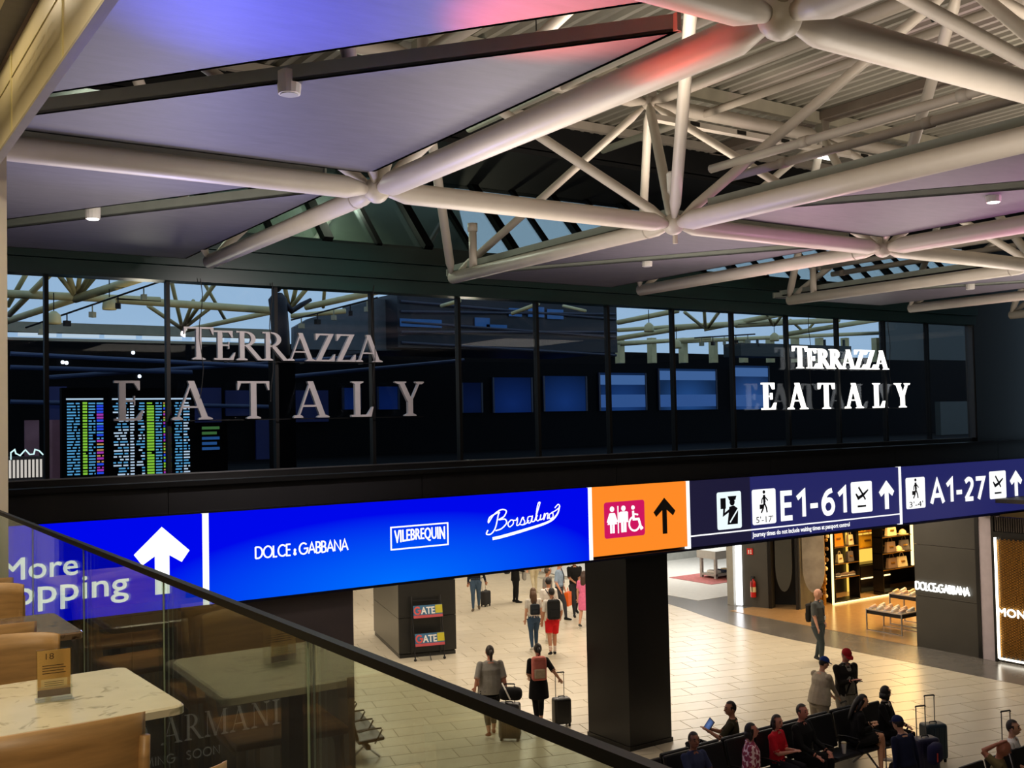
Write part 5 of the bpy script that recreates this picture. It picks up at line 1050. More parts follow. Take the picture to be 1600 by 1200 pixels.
def person(label, loc, face, h=1.72, pose='stand', lh=None, rh=None, top=(60, 60, 60), bottom=(40, 40, 45), shoes=(25, 25, 25), skin_c=SKIN, hair=(30, 22, 18), hairstyle='short', sleeve=.45, legs=1.0, bulk=1.0, dress=None, shirt_len=.0, lean=0, head=(0, 0), step=.22, cap=None, pat=None, sit_h=.45, collar=None, loose=1.0, legdir=(0, 0), cross=False, socks=None):
    """a figure standing at loc and looking along `face` (degrees, 0 = +Y, clockwise); body one skin, hair and cap its children"""
    s = h/1.74; rz = -math.radians(face); tubes = []   # (mesh builder, label)
    def T(lab, pts, rad=None, seg=12, a=None, ell=None):
        pts = [Vector(p) for p in pts]; n0 = len(pts); E0 = ell if ell else [(r, r) for r in (rad if isinstance(rad, list) else [rad]*n0)]; P2, L2 = [pts[0]], [E0[0]]
        for i in range(n0-1):
            m_ = max(1, int((pts[i+1]-pts[i]).length/.035))
            for q in range(1, m_+1):
                f = q/m_; P2.append(pts[i].lerp(pts[i+1], f)); L2.append(tuple(E0[i][z_]*(1-f)+E0[i+1][z_]*f for z_ in (0, 1)))
        mb = MB(); mb.tube(P2, 0, seg, a=a, ell=L2); tubes.append((mb, lab))
    V = lambda x, y, z: Vector((x, y, z))*s
    sit = pose == 'sit'; hz = (sit_h+.09)/s if sit else .92
    B = bulk; lw = math.radians(lean)
    def tor(x, y, z): # torso point above hip, leaned forward
        dz = z-.92; yy = y+math.sin(lw)*dz; zz = hz+math.cos(lw)*dz
        return V(x, yy, zz)
    topc, botc = 'top', 'bottom'
    # pelvis and torso
    zb0 = .98-shirt_len; lo = B*loose*(1.07 if shirt_len else 1); pz = .80 if not sit else .86
    T(botc, [tor(0, 0, pz), tor(0, -.01, max(pz+.04, min(.92, zb0-.01)))]+([tor(0, 0, 1.02)] if not shirt_len else []), a=(1, 0, 0), ell=[(.13*B*s, .1*B*s), (.165*B*s, .12*B*s)]+([(.15*B*s, .108*B*s)] if not shirt_len else []), seg=16)
    T(topc, [tor(0, 0, zb0), tor(0, 0, 1.08), tor(0, .005, 1.2), tor(0, .005, 1.32), tor(0, -.005, 1.42), tor(0, -.01, 1.475)], a=(1, 0, 0), ell=[(.172*lo*s, .13*lo*s), (.158*lo*s, .118*lo*s), (.17*B*s, .125*B*s), (.19*B*s, .122*B*s), (.175*s*B**.5, .09*s), (.08*s, .06*s)], seg=16)
    # neck and head
    hy = math.radians(head[0]); hp = math.radians(head[1])
    T('skin', [tor(0, -.01, 1.44), tor(0, .005, 1.56)], [.056*s, .05*s])
    hc = tor(0, .02+.05*math.sin(hp), 1.635-.02*abs(math.sin(hp)))
    HM = Matrix.Translation(hc) @ Matrix.Rotation(-hy, 4, 'Z') @ Matrix.Rotation(-hp-lw*.3, 4, 'X')
    hq = lambda x, y, z: HM @ (Vector((x, y, z))*s)
    mb = MB(); mb.ball((0, 0, 0), (.077*s, .098*s, .118*s), 16, 12); mb.v = [HM @ v for v in mb.v]; tubes.append((mb, 'skin'))
    T('skin', [hq(0, .03, -.04), hq(0, .055, -.095)], [.062*s, .034*s]); T('skin', [hq(0, .09, .02), hq(0, .115, -.022)], [.01*s, .017*s], seg=8)
    for e in (-1, 1): mb = MB(); mb.ball((e*.079*s, -.008*s, -.005*s), (.012*s, .02*s, .032*s), 8, 6); mb.v = [HM @ v for v in mb.v]; tubes.append((mb, 'skin'))
    # legs
    feet = []
    for e in (-1, 1):
        hip = tor(e*.088*B**.5, 0, .90)
        if sit:
            k = V(e*(.11 if not cross else .05)+legdir[0], .44, hz+.0+(.1 if cross and e > 0 else 0)); an = V(e*(.12 if not cross else -.02)+legdir[0]+(e*-.1 if cross else 0), .40+legdir[1]+(.12 if cross and e > 0 else 0), .085+(.16 if cross and e > 0 else 0)); tdir = Vector((e*.15, 1, 0))
        elif pose == 'walk':
            f = e*step; an = V(e*.085, f, .085+(.06 if f < 0 else 0)); k = (hip+an)/2+V(0, .07 if f > 0 else .06, .02); tdir = Vector((e*.12, 1, -.25 if f < 0 else .0))
        else:
            an = V(e*.1, -.01+e*step*.15, .085); k = (hip+an)/2+V(0, .02, .01); tdir = Vector((e*.22, 1, 0))
        mid1 = hip.lerp(k, .5); mid2 = k.lerp(an, .35); tot = 2.0
        th = [(hip, .098*B), (mid1, .083*B), (k, .058*B**.7), (mid2, .056*B**.7), (k.lerp(an, .75), .042*B**.6), (an, .037)]
        pts = [p for p, r in th]; rr_ = [r*s for p, r in th]; cut = {1.0: 6, .75: 5, .6: 4, .45: 3, .3: 2}.get(legs, 6)
        ex = 1.12 if legs == 1 else 1.0
        if cut == 6: T(botc, pts, [r*ex for r in rr_])
        else:
            if legs <= .45: T('skin', [hip.lerp(k, .84)]+pts[2:], [rr_[1]]+rr_[2:])
            else: T('skin', pts[cut-1:], rr_[cut-1:])
            if legs <= .45: T(botc, pts[:2]+[hip.lerp(k, .86)], [rr_[0]*1.16, rr_[1]*1.25, rr_[1]*1.22])
            else: T(botc, pts[:cut], [r*1.08 for r in rr_[:cut]])
        if socks: T('sock', [k.lerp(an, .72), an], [.046*s, .042*s])
        td = tdir.normalized(); base = an-Vector((0, 0, .045*s))
        T('shoe', [base-td*.06*s, base+td*.02*s-Vector((0, 0, .005*s)), base+td*.11*s-Vector((0, 0, .014*s)), base+td*.185*s-Vector((0, 0, .018*s))], a=(1, 0, 0), ell=[(.034*s, .038*s), (.041*s, .042*s), (.046*s, .03*s), (.03*s, .022*s)], seg=10)
    if dress:
        zd = dress; T('top', [tor(0, 0, 1.06), tor(0, 0, .92), V(0, 0, zd+.1), V(0, 0, zd)], a=(1, 0, 0), ell=[(.16*B*s, .12*B*s), (.19*B*s, .14*B*s), (.205*B*s, .165*B*s), (.21*B*s, .17*B*s)], seg=18)
    # arms
    for e, tgt in ((-1, lh), (1, rh)):
        S = tor(e*.172*B**.6, -.005, 1.40); dflt = (e*.25*B**.5, .04, .80) if not sit else (e*.16, .3, hz+.12)
        H = V(*(tgt or dflt)); E, H = ik(S, H, .285*s, .255*s, (e*.3, -.7, -.6)); sl = sleeve; d2 = (H-E).normalized()
        if sl >= .99: T('top', [S, S.lerp(E, .5), E], [.062*s*B**.5, .056*s*B**.5, .047*s]); T('top', [E, E.lerp(H, .5), H], [.047*s, .042*s, .034*s])
        else:
            T('skin', [S.lerp(E, min(.93, sl*1.72)), E], [.043*s*B**.4, .038*s]); T('skin', [E, E.lerp(H, .4), H], [.038*s, .035*s, .025*s])
            T('top', [S+(S-E)*.04, S.lerp(E, sl), S.lerp(E, min(1, sl*1.75))], [.064*s*B**.4, .059*s*B**.5, .058*s*B**.5])
        ba = MB(); ba.ball(S, .064*s*B**.4, 12, 8); tubes.append((ba, 'top'))
        side = d2.cross(Vector((0, 1, 0)) if abs(d2.y) < .8 else Vector((0, 0, 1))).normalized(); nrm_ = side.cross(d2).normalized()
        T('skin', [H-d2*.01*s, H+d2*.04*s, H+d2*.085*s], a=tuple(side), ell=[(.024*s, .019*s), (.038*s, .016*s), (.036*s, .013*s)], seg=10)
        for q, (o_, ln) in enumerate(((-.028, .062), (-.0095, .075), (.0095, .07), (.028, .052))):
            b0_ = H+d2*.08*s+side*o_*s; T('skin', [b0_, b0_+d2*ln*.5*s-nrm_*.004*s, b0_+d2*ln*.85*s-nrm_*.022*s], [.0092*s, .0086*s, .0068*s], seg=6)
        T('skin', [H+d2*.02*s-side*.03*s, H+d2*.055*s-side*.055*s, H+d2*.085*s-side*.06*s], [.013*s, .011*s, .008*s], seg=6)
    if collar: T('collar', [tor(0, 0, 1.43), tor(0, .0, 1.49)], [.075*s, .066*s])
    src = MB(); labs = []
    for mb, lab in tubes: labs += [lab]*len(mb.v); src.add(mb.v, mb.f)
    WMt = Matrix.Translation(Vector(loc)) @ Matrix.Rotation(rz, 4, 'Z')
    me = bpy.data.meshes.new('src'); me.from_pydata([tuple(v) for v in src.v], [], src.f); so = bpy.data.objects.new('src', me); COL.objects.link(so)
    mod = so.modifiers.new('r', 'REMESH'); mod.mode = 'VOXEL'; mod.voxel_size = .0125; mod.use_smooth_shade = True
    sm = so.modifiers.new('s', 'SMOOTH'); sm.factor = .5; sm.iterations = 2
    mats = {'skin': skin(skin_c), 'top': cloth(top, pat), 'bottom': cloth(bottom), 'shoe': cloth(shoes), 'sock': cloth(socks or (230, 230, 230)), 'collar': cloth(collar or top)}
    PEOPLE.append(dict(src=so, pts=src.v, labs=labs, mats=mats, label=label, loc=loc, rz=rz, HM=HM, s=s, hair=hair, style=hairstyle, cap=cap, skin=skin_c, tor=tor))
def finish_people():
    bpy.context.view_layer.update(); dg = bpy.context.evaluated_depsgraph_get()
    for P in PEOPLE:
        me = bpy.data.meshes.new_from_object(P['src'].evaluated_get(dg)); kd = kdtree.KDTree(len(P['pts']))
        for i, v in enumerate(P['pts']): kd.insert(v, i)
        kd.balance(); order = list(P['mats']); me.materials.clear()
        for k in order: me.materials.append(P['mats'][k])
        idx = [order.index(P['labs'][kd.find(p.center)[1]]) for p in me.polygons]; me.polygons.foreach_set('material_index', idx); me.polygons.foreach_set('use_smooth', [True]*len(idx))
        src = P['src']; bpy.data.objects.remove(src)
        root = bpy.data.objects.new('person', me); me.name = 'person_body'; COL.objects.link(root); root.location = P['loc']; root.rotation_euler = (0, 0, P['rz']); tag(root, P['label'], 'person')
        WM[root.name] = Matrix()
        s, HM, st = P['s'], P['HM'], P['style']; hm = mat('hair_%d_%d_%d' % tuple(P['hair']), P['hair'], .6, var=.3, scale=30, stretch=(3, 3, .6))
        def H_(mb, n, m, sm=True):
            mb.v = [HM @ (v*s) for v in mb.v]; return mb.build(n, m, root, smooth=sm)
        if st != 'bald':
            mb = MB(); mb.ball((0, -.012, .022), (.086, .1, .113), 16, 12)
            fu = st in ('long', 'bob')
            if fu: mb.v = [Vector((v.x*1.06, v.y, v.z*(1.25 if v.z < 0 else 1))) for v in mb.v]
            keep = [i for i, f in enumerate(mb.f) if not any((mb.v[k].y > (.045 if fu else .035)-max(0, (mb.v[k].z-.06))*1.6 and mb.v[k].z < .085) or mb.v[k].z < (-.14 if fu else -.085) or (not fu and mb.v[k].z < -.01 and mb.v[k].y > -.03) for k in f)]
            mb.f = [mb.f[i] for i in keep]; mb.m = [0]*len(mb.f)
            if st == 'long': mb.tube([(0, -.07, .04), (0, -.1, -.08), (0, -.105, -.22), (0, -.1, -.36), (0, -.09, -.42)], 0, 12, a=(1, 0, 0), ell=[(.07, .05), (.085, .045), (.09, .04), (.075, .03), (.03, .015)]); [mb.tube([(e*.06, -.02, .02), (e*.072, -.02, -.1), (e*.075, -.03, -.24)], [.03, .035, .02], 8) for e in (-1, 1)]
            if st == 'pony': mb.tube([(0, -.1, .05), (0, -.14, .0), (0, -.135, -.1), (0, -.12, -.16)], [.03, .036, .03, .012], 8)
            if st == 'bob': mb.tube([(0, -.06, .0), (0, -.075, -.1)], 0, 12, a=(1, 0, 0), ell=[(.088, .055), (.08, .045)]); [mb.tube([(e*.06, -.02, .03), (e*.062, -.02, -.1), (e*.055, -.03, -.13)], [.03, .034, .02], 8) for e in (-1, 1)]
            H_(mb, 'hair', hm)
        for e in (-1, 1): H_(MB().ball((e*.031, .084, .016), (.012, .009, .008), 8, 6), 'eye', mat('eye_dark', (28, 20, 18), .3))
        H_(MB().tube([(-.026, .092, -.052), (0, .1, -.054), (.026, .092, -.052)], .006, 6), 'mouth', mat('lip', (150, 84, 76), .5))
        for e in (-1, 1): H_(MB().tube([(e*.05, .08, .042), (e*.02, .094, .046)], .006, 5), 'eyebrow', hm)
        if P['cap']:
            mb = MB(); mb.ball((0, -.005, .04), (.09, .108, .1), 14, 10); ok = [f for f in mb.f if not any(mb.v[k].z < .03 for k in f)]; mb.f = ok; mb.m = [0]*len(ok)
            mb.tube([(0, .06, .045), (0, .12, .04), (0, .165, .03)], 0, 12, a=(1, 0, 0), ell=[(.075, .012), (.07, .009), (.04, .006)]); H_(mb, 'cap', cloth(P['cap']))
# ------------------------------------------------------------------ luggage
def suitcase(loc, rz, w_, d_, h_, m, lab, handle=.45, ribs=True, cat='suitcase'):
    t = thing('suitcase', lab, cat, loc, rz); I = WM[t.name]
    def q(mb, n, mm, **k): mb.v = [I @ v for v in mb.v]; return mb.build(n, mm, t, **k)
    q(MB().rbox((0, 0, .05+h_/2), (w_, d_, h_), min(.05, d_*.22), seg=3), 'shell', m)
    if ribs:
        for k in range(4): q(MB().rbox((-w_*.33+k*w_*.22, -d_/2, .05+h_/2), (.018, .016, h_*.82), .006, seg=1), 'rib', m)
    for sx in (-1, 1):
        for sy in (-1, 1): q(MB().lathe((sx*w_*.38, sy*d_*.32, 0), [(.022, 0), (.026, .012), (.026, .05), (.015, .062)], 8), 'wheel', M_rubber)
    if handle:
        for sx in (-1, 1): hd_ = q(MB().tube([(sx*.09, d_*.34, h_*.9), (sx*.09, d_*.34, h_+.05+handle)], .009, 6), 'handle_tube', M_chrome)
        q(MB().tube([(-.1, d_*.34, h_+.05+handle), (-.09, d_*.34, h_+.07+handle), (.09, d_*.34, h_+.07+handle), (.1, d_*.34, h_+.05+handle)], .014, 8), 'grip', M_blackplastic)
    q(MB().tube([(-.07, 0, h_+.045), (-.06, 0, h_+.075), (.06, 0, h_+.075), (.07, 0, h_+.045)], .011, 6), 'top_grip', M_blackplastic)
    return t
def backpack(loc, rz, w_, d_, h_, m, lab, base=None, tilt=0, straps=True):
    t = thing('backpack', lab, 'backpack', loc, rz); I = WM[t.name] @ Matrix.Rotation(tilt, 4, 'X')
    def q(mb, n, mm, **k): mb.v = [I @ v for v in mb.v]; return mb.build(n, mm, t, **k)
    q(MB().rbox((0, 0, h_/2), (w_, d_, h_), min(.06, d_*.35), seg=3), 'body', m, smooth=True); q(MB().rbox((0, -d_*.5, h_*.32), (w_*.76, d_*.3, h_*.42), .03, seg=2), 'pocket', base or m)
    q(MB().rbox((0, -.01, h_*.93), (w_*.9, d_*1.04, h_*.2), .04, seg=2), 'lid', m); q(MB().tube([(-.04, d_*.3, h_), (0, d_*.3, h_+.06), (.04, d_*.3, h_)], .01, 6), 'grab_loop', m)
    if straps:
        for e in (-1, 1): q(MB().tube([(e*w_*.28, d_*.5, h_*.95), (e*w_*.32, d_*.62, h_*.7), (e*w_*.32, d_*.58, h_*.35), (e*w_*.35, d_*.45, h_*.08)], .014, 6), 'strap', m)
    return t
def on_floor(px, py): p = at(px, py, Z=.012); p.z = .012; return p
def fwd(face): a = math.radians(face); return Vector((math.sin(a), math.cos(a), 0))
def rgt(face): a = math.radians(face); return Vector((math.cos(a), -math.sin(a), 0))
# --- walkers seen from behind
p = on_floor(768, 1150); F = 22
person('person in loose grey T-shirt and black leggings seen from behind, pulling a grey suitcase', p, F, 1.74, 'walk', lh=(-.3, .05, .95), rh=(.3, -.12, .86), top=(142, 138, 130), bottom=(22, 22, 24), shoes=(150, 84, 66), hair=(44, 32, 24), hairstyle='pony', sleeve=.6, bulk=1.28, shirt_len=.14, loose=1.12, step=.2, legs=.75, skin_c=(196, 132, 108))
c = on_floor(797, 1156); suitcase(c, -math.radians(F+20), .42, .28, .66, mat('graphite_shell', (46, 46, 47), .4), 'large graphite suitcase beside the person in the grey T-shirt', .32)
t = thing('travel_bag', 'black holdall with white strap lying on the graphite suitcase', 'bag', c+Z3*.78); MB().rbox(c+Z3*.9+rgt(F)*.02-fwd(F)*.06, (.44, .26, .24), .09, -math.radians(F+20), seg=3).build('body', cloth((22, 22, 23)), t, smooth=True); MB().tube([c+Z3*.82-fwd(F)*.2-rgt(F)*.02, c+Z3*1.0-fwd(F)*.16-rgt(F)*.1, c+Z3*1.1-fwd(F)*.02-rgt(F)*.14], .016, 6).build('strap', M_white, t); MB().tube([c+Z3*.8-fwd(F)*.18+rgt(F)*.14, c+Z3*.98-fwd(F)*.16+rgt(F)*.2, c+Z3*1.02+rgt(F)*.1], .012, 6).build('handle', M_blackplastic, t)
p = on_floor(843, 1137); F = 22
person('person in black dress with a pink backpack seen from behind, pulling a black cabin case', p, F, 1.66, 'walk', lh=(-.16, .18, 1.0), rh=(.44, -.05, 1.0), top=(17, 17, 18), bottom=(18, 18, 19), shoes=(176, 170, 152), hair=(26, 20, 18), hairstyle='pony', sleeve=.55, dress=.62, step=.2, legs=.75, bulk=1.05)
backpack(p+Z3*1.0-fwd(F)*.24-rgt(F)*.04, -math.radians(F), .3, .15, .46, cloth((196, 112, 100)), 'pink and beige backpack worn over the black dress', cloth((184, 164, 138)))
suitcase(on_floor(878, 1134)-fwd(F)*.0, -math.radians(F-6), .36, .25, .52, mat('black_shell', (20, 20, 21), .4), 'black cabin suitcase rolling beside the black dress', .46, ribs=False)
p = on_floor(835, 1017); F = 25
person('person with very long hair in white top and blue jeans seen from behind', p, F, 1.66, 'walk', lh=(-.24, .05, .8), rh=(.24, .0, .85), top=(206, 200, 190), bottom=(52, 74, 98), shoes=(190, 186, 176), hair=(84, 58, 34), hairstyle='long', sleeve=.4, step=.16)
backpack(p+Z3*1.0-fwd(F)*.24, -math.radians(F), .26, .11, .28, cloth((38, 44, 50)), 'small slate backpack on the person with very long hair')
p = on_floor(864, 1024)
person('person in white T-shirt and red shorts seen from behind with a black backpack', p, F, 1.74, 'walk', lh=(-.26, .05, .85), rh=(.24, .1, .95), top=(214, 208, 200), bottom=(196, 24, 30), shoes=(34, 34, 38), hair=(24, 18, 15), sleeve=.5, legs=.45, step=.16, skin_c=TAN, socks=(226, 222, 214))
backpack(p+Z3*.98-fwd(F)*.25, -math.radians(F), .34, .17, .5, cloth((28, 29, 30)), 'large black backpack above the red shorts')
p = on_floor(859, 1003)
person('person in white T-shirt with a dark shoulder strap, farther ahead of the red shorts', p, 28, 1.76, 'walk', top=(212, 206, 198), bottom=(196, 186, 164), shoes=(210, 206, 196), hair=(22, 17, 14), sleeve=.5, skin_c=TAN)
t = thing('shoulder_bag', 'dark shoulder bag of the person ahead of the red shorts', 'bag', p); MB().tube([p+Z3*1.46-rgt(28)*.1-fwd(28)*.05, p+Z3*1.25-fwd(28)*.17+rgt(28)*.05, p+Z3*.95-fwd(28)*.12+rgt(28)*.2], .02, 6).build('strap', cloth((50, 50, 56)), t); MB().rbox(p+Z3*.88+rgt(28)*.25-fwd(28)*.06, (.1, .3, .24), .04, -math.radians(28), seg=2).build('body', cloth((50, 50, 56)), t)
# --- facing or crossing
person('bearded person in a grey T-shirt turning right between the others', on_floor(857, 982), 150, 1.8, 'stand', top=(116, 112, 106), bottom=(48, 48, 52), hair=(60, 48, 38), head=(-55, 0), skin_c=TAN)
p = on_floor(875, 967); person('bald person in a pale blue shirt with a dark lanyard', p, 145, 1.8, 'walk', rh=(.22, .1, .9), lh=(-.22, .1, .82), top=(142, 164, 188), bottom=(56, 58, 64), hairstyle='bald', head=(-40, 0), skin_c=(206, 146, 116), sleeve=.6)
t = thing('lanyard', 'dark lanyard on the pale blue shirt', 'lanyard', p+Z3*1.3); MB().tube([p+Z3*1.52*1.03+fwd(145)*.05-rgt(145)*.06, p+Z3*1.36+fwd(145)*.15-rgt(145)*.02, p+Z3*1.1+fwd(145)*.16], .014, 6).build('ribbon', cloth((26, 28, 40)), t); MB().box(p+Z3*1.06+fwd(145)*.165, (.08, .01, .11), -math.radians(145)).build('badge', M_white, t)
c = p+fwd(145)*.22-rgt(145)*.16; t = thing('shopping_bag', 'bright orange shopping bag carried beside the pale blue shirt', 'bag', c+Z3*.42, -math.radians(145)); MB().box(c+Z3*.6, (.32, .14, .42), -math.radians(145)).build('body', mat('orange_paper', (240, 104, 24), .5), t); MB().tube([c+Z3*.81-rgt(145)*.08, c+Z3*.95, c+Z3*.81+rgt(145)*.08], .008, 5).build('handle', mat('orange_paper', (0, 0, 0)), t)
person('person in black polo shirt and dark trousers striding toward the black pillar', on_floor(899, 961), 205, 1.82, 'walk', lh=(-.06, .3, 1.08), rh=(.1, .3, 1.06), top=(22, 22, 22), bottom=(44, 46, 50), hair=(40, 32, 26), head=(35, 0), step=.26, skin_c=TAN, sleeve=.55)
person('person in pink dress half hidden behind the black pillar', on_floor(914, 980), 60, 1.64, 'walk', top=(226, 112, 152), bottom=(226, 112, 152), dress=.55, shoes=(70, 74, 70), hair=(60, 40, 28), hairstyle='long', legs=.45, sleeve=.4)
person('person in beige trousers whose upper body is hidden by the blue screen', on_floor(836, 927), 10, 1.78, 'walk', top=(40, 44, 56), bottom=(198, 186, 156), shoes=(188, 178, 150), step=.1, hair=(50, 40, 30))
p = on_floor(806, 941); person('person in black standing sideways with a grey bag below the blue screen', p, 115, 1.72, 'stand', lh=(-.1, .3, 1.05), rh=(.14, .32, 1.05), top=(24, 24, 25), bottom=(24, 24, 26), shirt_len=.24, sleeve=1, hair=(30, 24, 20), bulk=1.1)
backpack(p+Z3*.98-fwd(115)*.3, -math.radians(115), .36, .2, .5, cloth((36, 36, 38)), 'dark backpack on the person in black below the blue screen')
t = thing('tote_bag', 'pale grey tote bag held by the person in black', 'bag', p+fwd(115)*.3+Z3*.75); MB().rbox(p+fwd(115)*.3+Z3*.95-rgt(115)*-.02, (.3, .12, .42), .05, -math.radians(115), seg=2).build('body', cloth((158, 154, 148)), t); MB().tube([p+fwd(115)*.25+Z3*1.15, p+fwd(115)*.2+Z3*1.3, p+fwd(115)*.35+Z3*1.15], .012, 5).build('strap', cloth((50, 50, 50)), t)
p = on_floor(744, 953); person('person in navy jumper and blue jeans walking up with a small case', p, 215, 1.78, 'walk', top=(30, 34, 46), bottom=(66, 86, 108), shoes=(92, 80, 66), sleeve=1, step=.12, lh=(-.32, -.1, .86), skin_c=TAN)
suitcase(on_floor(759, 947), math.radians(20), .34, .22, .46, mat('black_fabric_case', (28, 28, 30), .7), 'small black case behind the person in blue jeans', .42, ribs=False)
p = on_floor(1280, 1036); person('bald person in a grey polo shirt with a backpack strap walking past the shop', p, 165, 1.82, 'walk', lh=(-.36, .0, .9), rh=(.3, .14, .84), top=(82, 84, 82), bottom=(62, 70, 72), hairstyle='bald', head=(-30, 0), shoes=(60, 60, 62), step=.1, skin_c=(206, 150, 122), bulk=1.2, sleeve=.55)
backpack(p+Z3*1.0-fwd(165)*.21, -math.radians(165), .28, .12, .44, cloth((34, 32, 30)), 'dark backpack of the bald person in grey polo')
t = thing('lanyard', 'thin lanyard with badge on the grey polo shirt', 'lanyard', p+Z3*1.2); MB().tube([p+Z3*1.52+fwd(165)*.06+rgt(165)*.06, p+Z3*1.36+fwd(165)*.16+rgt(165)*.03, p+Z3*1.16+fwd(165)*.165-rgt(165)*.04], .01, 6).build('ribbon', cloth((40, 40, 56)), t); MB().box(p+Z3*1.13+fwd(165)*.17-rgt(165)*.045, (.07, .01, .1), -math.radians(165)).build('badge', M_white, t)
# --- the couple behind the seats
pb_ = Vector((15.62, 13.3, .012)); person('person in beige jacket and blue cap bending toward a trolley behind the seats', pb_, 95, 1.66, 'stand', lh=(-.06, .42, .92), rh=(.1, .44, .9), top=(176, 166, 146), bottom=(172, 162, 140), shoes=(80, 76, 70), sleeve=1, cap=(24, 52, 120), hair=(26, 22, 20), bulk=1.2, shirt_len=.12, loose=1.15, lean=10, head=(10, 18))
pr_ = Vector((16.26, 13.2, .012)); person('person in red cap and dark jacket looking down at a phone', pr_, 195, 1.76, 'stand', lh=(-.06, .28, 1.22), rh=(.08, .28, 1.22), top=(30, 28, 26), bottom=(150, 146, 134), sleeve=1, cap=(156, 24, 34), hair=(90, 80, 70), bulk=1.24, head=(5, 28), shirt_len=.06, collar=(140, 136, 126), skin_c=(206, 140, 120))
t = thing('shirt_front', 'grey shirt front and dark strap showing in the open dark jacket', 'shirt', pr_+Z3*1.0); MB().tube([pr_+Z3*.95+fwd(195)*.13, pr_+Z3*1.2+fwd(195)*.125, pr_+Z3*1.42+fwd(195)*.09], 0, 10, a=tuple(rgt(195)), ell=[(.12, .05), (.11, .05), (.05, .04)]).build('cloth', cloth((128, 126, 118)), t, smooth=True); MB().tube([pr_+Z3*1.46+fwd(195)*.06-rgt(195)*.1, pr_+Z3*1.25+fwd(195)*.19, pr_+Z3*.98+fwd(195)*.2+rgt(195)*.14], .018, 6).build('strap', cloth((20, 20, 20)), t)
t = thing('mobile_phone', 'dark mobile phone in the hands of the person in the red cap', 'phone', pr_+Z3*1.24+fwd(195)*.38); MB().box(pr_+Z3*1.25+fwd(195)*.38, (.075, .15, .01), -math.radians(195)).build('body', M_blackplastic, t)
suitcase(Vector((15.93, 12.9, .012)), math.radians(10), .4, .26, .6, mat('midnight_shell', (20, 24, 36), .5), 'dark trolley case in front of the beige jacket', .2, ribs=False)
# ------------------------------------------------------------------ seating
M_seat = mat('black_seat_leather', (24, 24, 26), .42, var=.08, bump=.1)
def bench(x0, y, n, face, lab, pitch=.66, skip=()):
    """row of n linked seats starting at x0; face 180 = looking toward the terrace"""
    rz = -math.radians(face); t = thing('seat_row', lab, 'bench', (x0+pitch*(n-1)/2, y, 0), rz); I = WM[t.name]
    def q(mb, nm, mm, **k): mb.v = [I @ v for v in mb.v]; return mb.build(nm, mm, t, **k)
    W_ = pitch*n
    q(MB().bx(-W_/2, W_/2, -.06, .02, .26, .33), 'beam', M_darkmetal)
    tilt = Matrix.Rotation(math.radians(14), 4, 'X')
    for k in range(n):
        cx = (k-(n-1)/2)*pitch
        q(MB().rbox((cx, .05, .405), (pitch*.88, .5, .07), .03, seg=2, M=Matrix.Rotation(math.radians(4), 4, 'X')), 'seat', M_seat)
        q(MB().rbox((cx, -.27, .70), (pitch*.9, .06, .56), .028, seg=2, M=tilt), 'backrest', M_seat)
    for k in range(n+1):
        cx = (k-n/2)*pitch
        q(MB().tube([(cx, -.2, .6), (cx, -.02, .63), (cx, .22, .63), (cx, .24, .6), (cx, .1, .36)], .016, 6), 'armrest', M_darkmetal)
    for cx in (-W_*.36, W_*.36):
        q(MB().tube([(cx, .26, .03), (cx, -.02, .28), (cx, -.3, .03)], .022, 6), 'leg', M_chrome)
    return t
YB = 12.12
bench(10.65, YB, 9, 180, 'long row of black seats facing the terrace in the middle of the seating', .66)
bench(11.35, YB+.78, 7, 0, 'row of black seats back to back behind the facing row', .66)
bench(13.05, 9.1, 6, 180, 'nearest row of black seats at the bottom right corner', .66)
t = bench(0, 0, 3, 0, 'black seats with loop armrests beside the dark hoarding'); t.location = (8.75, 18.6, 0); t.rotation_euler = (0, 0, math.radians(-102))
def seat(x, dy=-.03): return Vector((x, YB+dy, .0))
sx0 = 10.65
def sx(k): return sx0+.66*k
person('seated person in a navy T-shirt near the black pillar', seat(sx(1)), 185, 1.72, 'sit', lh=(-.3, .3, .66), rh=(.2, .34, .62), top=(50, 58, 88), bottom=(40, 40, 44), hair=(30, 22, 18), skin_c=DEEP, sleeve=.5, head=(10, 0))
person('seated person in a red T-shirt clasping both hands', seat(sx(4)-.15), 165, 1.62, 'sit', lh=(-.02, .34, .86), rh=(.1, .34, .86), top=(190, 22, 40), bottom=(26, 26, 34), hair=(22, 16, 15), hairstyle='bob', sleeve=.5, head=(10, 5), skin_c=(196, 134, 112))
person('seated person in black jacket with hands on the thighs', seat(sx(5)-.2), 170, 1.76, 'sit', lh=(-.14, .36, .66), rh=(.2, .36, .66), top=(20, 20, 21), bottom=(18, 18, 20), hair=(52, 46, 42), sleeve=1, head=(5, 0), bulk=1.15, skin_c=(196, 128, 108))
person('seated person with long dark hair and bare crossed legs looking at a phone', seat(sx(7)-.16), 128, 1.66, 'sit', lh=(-.06, .28, .86), rh=(.08, .28, .84), top=(20, 20, 22), bottom=(24, 24, 26), shoes=(226, 220, 210), hair=(16, 13, 13), hairstyle='long', sleeve=1, legs=.3, cross=True, head=(10, 20), lean=8, skin_c=(214, 158, 124))
person('seated person in dark blazer at the far end of the row looking right', seat(sx(8)+.0), 160, 1.68, 'sit', lh=(-.1, .34, .7), rh=(.22, .36, .68), top=(17, 17, 18), bottom=(17, 17, 18), hair=(14, 12, 12), hairstyle='bob', sleeve=1, head=(-60, 0), collar=(190, 184, 176))
